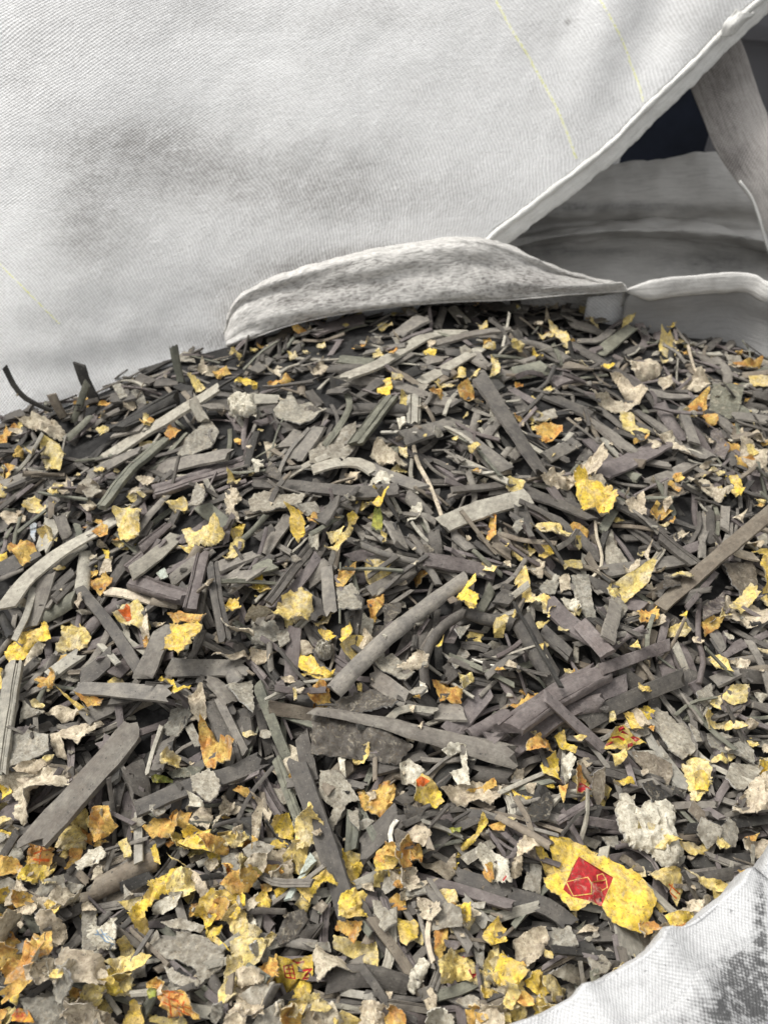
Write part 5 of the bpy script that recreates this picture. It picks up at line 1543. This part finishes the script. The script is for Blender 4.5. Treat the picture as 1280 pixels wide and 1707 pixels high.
for k in range(420): auto_strip(rng.uniform(.02, .075), rng.uniform(.004, .014), rng.choice('gddpnb'), 20)
for k in range(150): auto_sheet(rng.uniform(.010, .022), rng.choice('sccyyoG'), 20)
rnd_pt = _rq
HOLE = True
for k in range(420): auto_strip(rng.uniform(.018, .06), rng.uniform(.003, .010), rng.choice('kdddpb'), 24)
HOLE = False
NFILL = len(PIECES)
print('uncovered', float((INR & (IDB == 0)).sum() / INR.sum()))
def over_key(x, y):
    px, py = pix(np.array([x, y, hz(x, y)])); iy, ix = int(py / QS), int(px / QS)
    if 0 <= iy < IDH and 0 <= ix < IDW and IDB[iy, ix]:
        return bool(PIECES[IDB[iy, ix] - 1].get('key'))
    return False
def rank(it): return it['pr'] + (1.6 if it['ty'] == 'p' and it['tone'] in 'YyocwRBN' else (.5 if it['ty'] == 'p' else 0))
for pr in range(1, 10):
    for it in sorted((i_ for i_ in ITEMS if pr <= rank(i_) < pr + 1), key=rank): lay(it)
    if pr == 1:                              # slim slivers between the lower pieces
        HOLE = True; DK = True
        for k in range(1050): auto_strip(rng.uniform(.022, .065), rng.uniform(.0018, .0070), rng.choice('gdpngbdpdgG'), 15, 82)
        for k in range(220): auto_sheet(rng.uniform(.005, .012), rng.choice('sccdgoyycG'), 26, 80, dens=3)
        HOLE = False; NFILL = len(PIECES)
KEYS = {d['i'] for d in PIECES if d.get('key')}
_rp2 = rnd_pt
def rnd_pt():                                # where only dark under-pieces show
    for _ in range(400):
        iy, ix = rng.randrange(165, IDH), rng.randrange(0, IDW)
        if any(IDB[min(max(iy + a, 0), IDH - 1), min(max(ix + b, 0), IDW - 1)] in KEYS for a, b in ((5, 0), (-5, 0), (0, 5), (0, -5), (8, 8), (-8, -8), (8, -8), (-8, 8), (11, 0), (-11, 0), (0, 11), (0, -11))): continue
        if INR[iy, ix] and IDB[iy, ix] <= NFILL and (LOW < 0 or iy * QS > LOW + ix * QS * .12): q = march(ix * QS, iy * QS); return q[0], q[1]
    return _rp2()
LOW = -1
for k in range(300): auto_strip(rng.uniform(.022, .06), rng.uniform(.002, .006), rng.choice('gdpnGbd'), 20, 85)
for k in range(90): auto_sheet(rng.uniform(.005, .013), rng.choice('sccyyo'), 24, 85, dens=6)
LOW = 1330
for k in range(230): auto_sheet(rng.uniform(.008, .020), rng.choice('YyyoccYcsyoc'), 26, 88, dens=8)
def rnd_pt():
    for _ in range(30):
        x, y = _rp2()
        if not over_key(x, y): return x, y
    return x, y
for k in range(170):                        # small crumbs of paper that lie on top of everything
    auto_sheet(rng.uniform(.0025, .0055), rng.choice('sccccyywsGs'), 24, 60, dens=3)
# ================================================================= which pieces stay single, which join the mass
vis = np.bincount(IDB.ravel(), minlength=len(PIECES) + 1)
for d in PIECES:
    d['vis'] = int(vis[d['i']]) if d['i'] < len(vis) else 0
    yy, xx = np.nonzero(IDB == d['i']) if d['vis'] else (np.array([0]), np.array([0])); d['pc'] = (float(xx.mean()) * QS, float(yy.mean()) * QS) if d['vis'] else tuple(np.mean(d['P'], axis=0))
SINGLE = set()
byname = {}
for d in PIECES: byname.setdefault(d['name'], []).append(d)
for nm, ds_ in byname.items():
    ds_.sort(key=lambda d: -(d['vis'] + (400 if d.get('key') else 0)))
    SINGLE |= {d['i'] for d in ds_[:296] if d['vis'] >= 5 or d.get('key')}
# ---------------------------------------------------------------- labels from look and neighbours
TW = {'g': 'grey', 'G': 'pale grey', 'd': 'dark grey', 'p': 'purplish grey', 'n': 'greenish grey', 'b': 'brownish grey', 'k': 'nearly black',
      'Y': 'bright yellow', 'y': 'pale yellow', 'o': 'orange-yellow', 'c': 'cream', 'w': 'whitish', 's': 'grey', 't': 'pale green', 'B': 'pale blue', 'N': 'green', 'R': 'red'}
LM = [(d['key'], d['pc']) for d in PIECES if d.get('key') and d['i'] in SINGLE]
used = {d['label'] for d in PIECES if d.get('label')}
def rel(p, q):
    dx, dy = p[0] - q[0], p[1] - q[1]
    if abs(dx) < 14 and abs(dy) < 14: return 'touching'
    if abs(dy) > abs(dx) * .9: return 'behind' if dy < 0 else 'in front of'
    return 'right of' if dx > 0 else 'left of'
def size_word(d):
    if d['kind'] == 'strip': L = d['L'] / max(.3, 1); return 'long' if L > .085 else ('short' if L < .04 else 'mid-length')
    return 'big' if d['L'] > .026 else ('tiny' if d['L'] < .010 else 'small')
def look(d):
    P_ = d['P']; xs_ = [p[0] for p in P_]; ys_ = [p[1] for p in P_]
    if d['kind'] == 'strip':
        a = P_[0]; b = P_[8] if len(P_) > 9 else P_[-1]; dx, dy = b[0] - a[0], b[1] - a[1]
        dr = 'level' if abs(dy) < .35 * abs(dx) else ('upright' if abs(dx) < .35 * abs(dy) else ('rising' if dx * dy < 0 else 'falling'))
        return dr, ('ridged' if 'r' in d.get('flags', '') else ('broad' if d['w'] > .017 else ('narrow' if d['w'] < .008 else '')))
    e = (max(xs_) - min(xs_)) / (max(ys_) - min(ys_) + 1)
    return ('wide' if e > 1.7 else ('tall' if e < .7 else '')), ''
NOUN = {'grey_strip': 'strip', 'thin_cord': 'cord', 'yellow_scrap': 'scrap', 'cream_scrap': 'scrap', 'grey_flake': 'flake', 'foam_lump': 'foam lump', 'pale_chip': 'chip', 'green_tuft': 'tuft'}
def label_for(d):
    near = sorted(LM, key=lambda k: math.dist(k[1], d['pc'])); lk, lw = look(d); w0, t0, n0 = size_word(d), TW[d['tone']], NOUN[d['name']]
    opts = []
    for a in range(0, 5):
        r1 = rel(d['pc'], near[a][1])
        opts.append(' '.join(x for x in (w0, lk, t0, n0, r1, 'the', near[a][0]) if x))
        if lw: opts.append(' '.join(x for x in (w0, lk, lw, t0, n0, r1, 'the', near[a][0]) if x))
    for a in range(0, 4):
        for b in range(a + 1, 6):
            opts.append(' '.join(x for x in (w0, lk, t0, n0, 'between the', near[a][0], 'and the', near[b][0]) if x))
            opts.append(' '.join(x for x in (w0, lk, lw, t0, n0, 'between the', near[a][0], 'and the', near[b][0]) if x))
    for s in opts:
        if s not in used and len(s.split()) <= 16: used.add(s); return s
    return opts[0]
GRP = {'grey_strip': 'grey strips heaped in the bulk bag', 'thin_cord': 'thin cords lying in the heap', 'yellow_scrap': 'yellow paper scraps in the heap', 'cream_scrap': 'cream and white paper scraps in the heap',
       'grey_flake': 'grey flakes in the heap', 'foam_lump': 'white foam pieces in the heap', 'pale_chip': 'pale smooth chips in the heap', 'green_tuft': 'green fibre tufts in the heap'}
CT = {'grey_strip': 'strip', 'thin_cord': 'cord', 'yellow_scrap': 'scrap', 'cream_scrap': 'scrap', 'grey_flake': 'flake', 'foam_lump': 'foam', 'pale_chip': 'chip', 'green_tuft': 'tuft'}
JOIN = {}
for d in sorted(PIECES, key=lambda d: -d['vis']):
    (vs, fs, uv), t1, t2, fc = d['data']
    if d['i'] in SINGLE:
        o = put_mesh(d['name'], vs, fs, uv, t1, t2, d['mat'], d['M'], fc, smooth=True)
        if d['kind'] == 'strip':
            o.data.polygons.foreach_set('use_smooth', [False] * len(fs)) if d.get('w', 1) > 1 else None
            me = o.data; me.set_sharp_from_angle(angle=R(48))
        else: o.data.set_sharp_from_angle(angle=R(55))
        tag(o, d['label'] or label_for(d) if d.get('label') else label_for(d), CT[d['name']], GRP[d['name']])
    else:
        J = JOIN.setdefault(d['mat'].name, [[], [], [], [], [], d['mat']]); b0 = len(J[0]); M = np.array(d['M'])
        V = np.c_[np.array(vs), np.ones(len(vs))] @ M.T; J[0].extend(V[:, :3].tolist()); J[2].extend(uv)
        for k, f in enumerate(fs): J[1].append(tuple(i + b0 for i in f)); J[3].extend([(fc or {}).get(k, (t1, t2))[0]] * len(f)); J[4].extend([(fc or {}).get(k, (t1, t2))[1]] * len(f))
for nm, J in JOIN.items():
    name = 'strip_fragments' if 'strip' in nm else 'paper_crumbs'
    me = bpy.data.meshes.new(name); me.from_pydata(J[0], [], J[1]); me.materials.append(J[5]); nl = len(me.loops)
    idx = np.zeros(nl, int); me.loops.foreach_get('vertex_index', idx); uvl = me.uv_layers.new(name="UVMap"); uvl.data.foreach_set('uv', np.asarray(J[2])[idx].ravel())
    for an, cc in (('tint', J[3]), ('tint2', J[4])):
        a = me.color_attributes.new(an, 'FLOAT_COLOR', 'CORNER'); a.data.foreach_set('color', np.c_[np.array(cc), np.ones(len(cc))].ravel())
    me.polygons.foreach_set('use_smooth', [True] * len(me.polygons)); me.set_sharp_from_angle(angle=R(48))
    o = bpy.data.objects.new(name, me); COL.objects.link(o); o['kind'] = 'stuff'
    tag(o, 'small grey strip fragments filling the heap between the larger strips' if 'strip' in nm else 'fine paper crumbs scattered between the strips of the heap')
# body of the heap under the loose pieces, gap shade put into its colour
M_CORE = plain_material("crushed fines painted shade-dark", (.022, .021, .020), .95, 120, .6)
st = 3; BB = BASE[::st, ::st]; ny, nx = BB.shape; xs_ = gx[::st]; ys_ = gy[::st]
vs = []; ok = inside(RG, *np.meshgrid(xs_, ys_))
pad = ok.copy()
for _ in range(8): pad[1:] |= pad[:-1]; pad[:-1] |= pad[1:]; pad[:, 1:] |= pad[:, :-1]; pad[:, :-1] |= pad[:, 1:]
V_ = [(float(xs_[j]), float(ys_[i]), float(BB[i, j]) - .003) for i in range(ny) for j in range(nx)]
F_ = [(i * nx + j, i * nx + j + 1, (i + 1) * nx + j + 1, (i + 1) * nx + j) for i in range(ny - 1) for j in range(nx - 1) if pad[i, j] and pad[i + 1, j + 1] and pad[i, j + 1] and pad[i + 1, j]]
us = sorted({i for f in F_ for i in f}); mp = {a: b for b, a in enumerate(us)}
cr_ = sheet("heap_fines", [V_[i] for i in us], [tuple(mp[i] for i in f) for f in F_], M_CORE, 'stuff'); tag(cr_, 'crushed fines painted shade-dark at the bottom of the gaps in the heap')
print("pieces", len(PIECES), "single", len(SINGLE), {k: (len(v), sum(1 for d in v if d['i'] in SINGLE)) for k, v in byname.items()})
print("tris joined", sum(len(J[1]) for J in JOIN.values()) * 2)
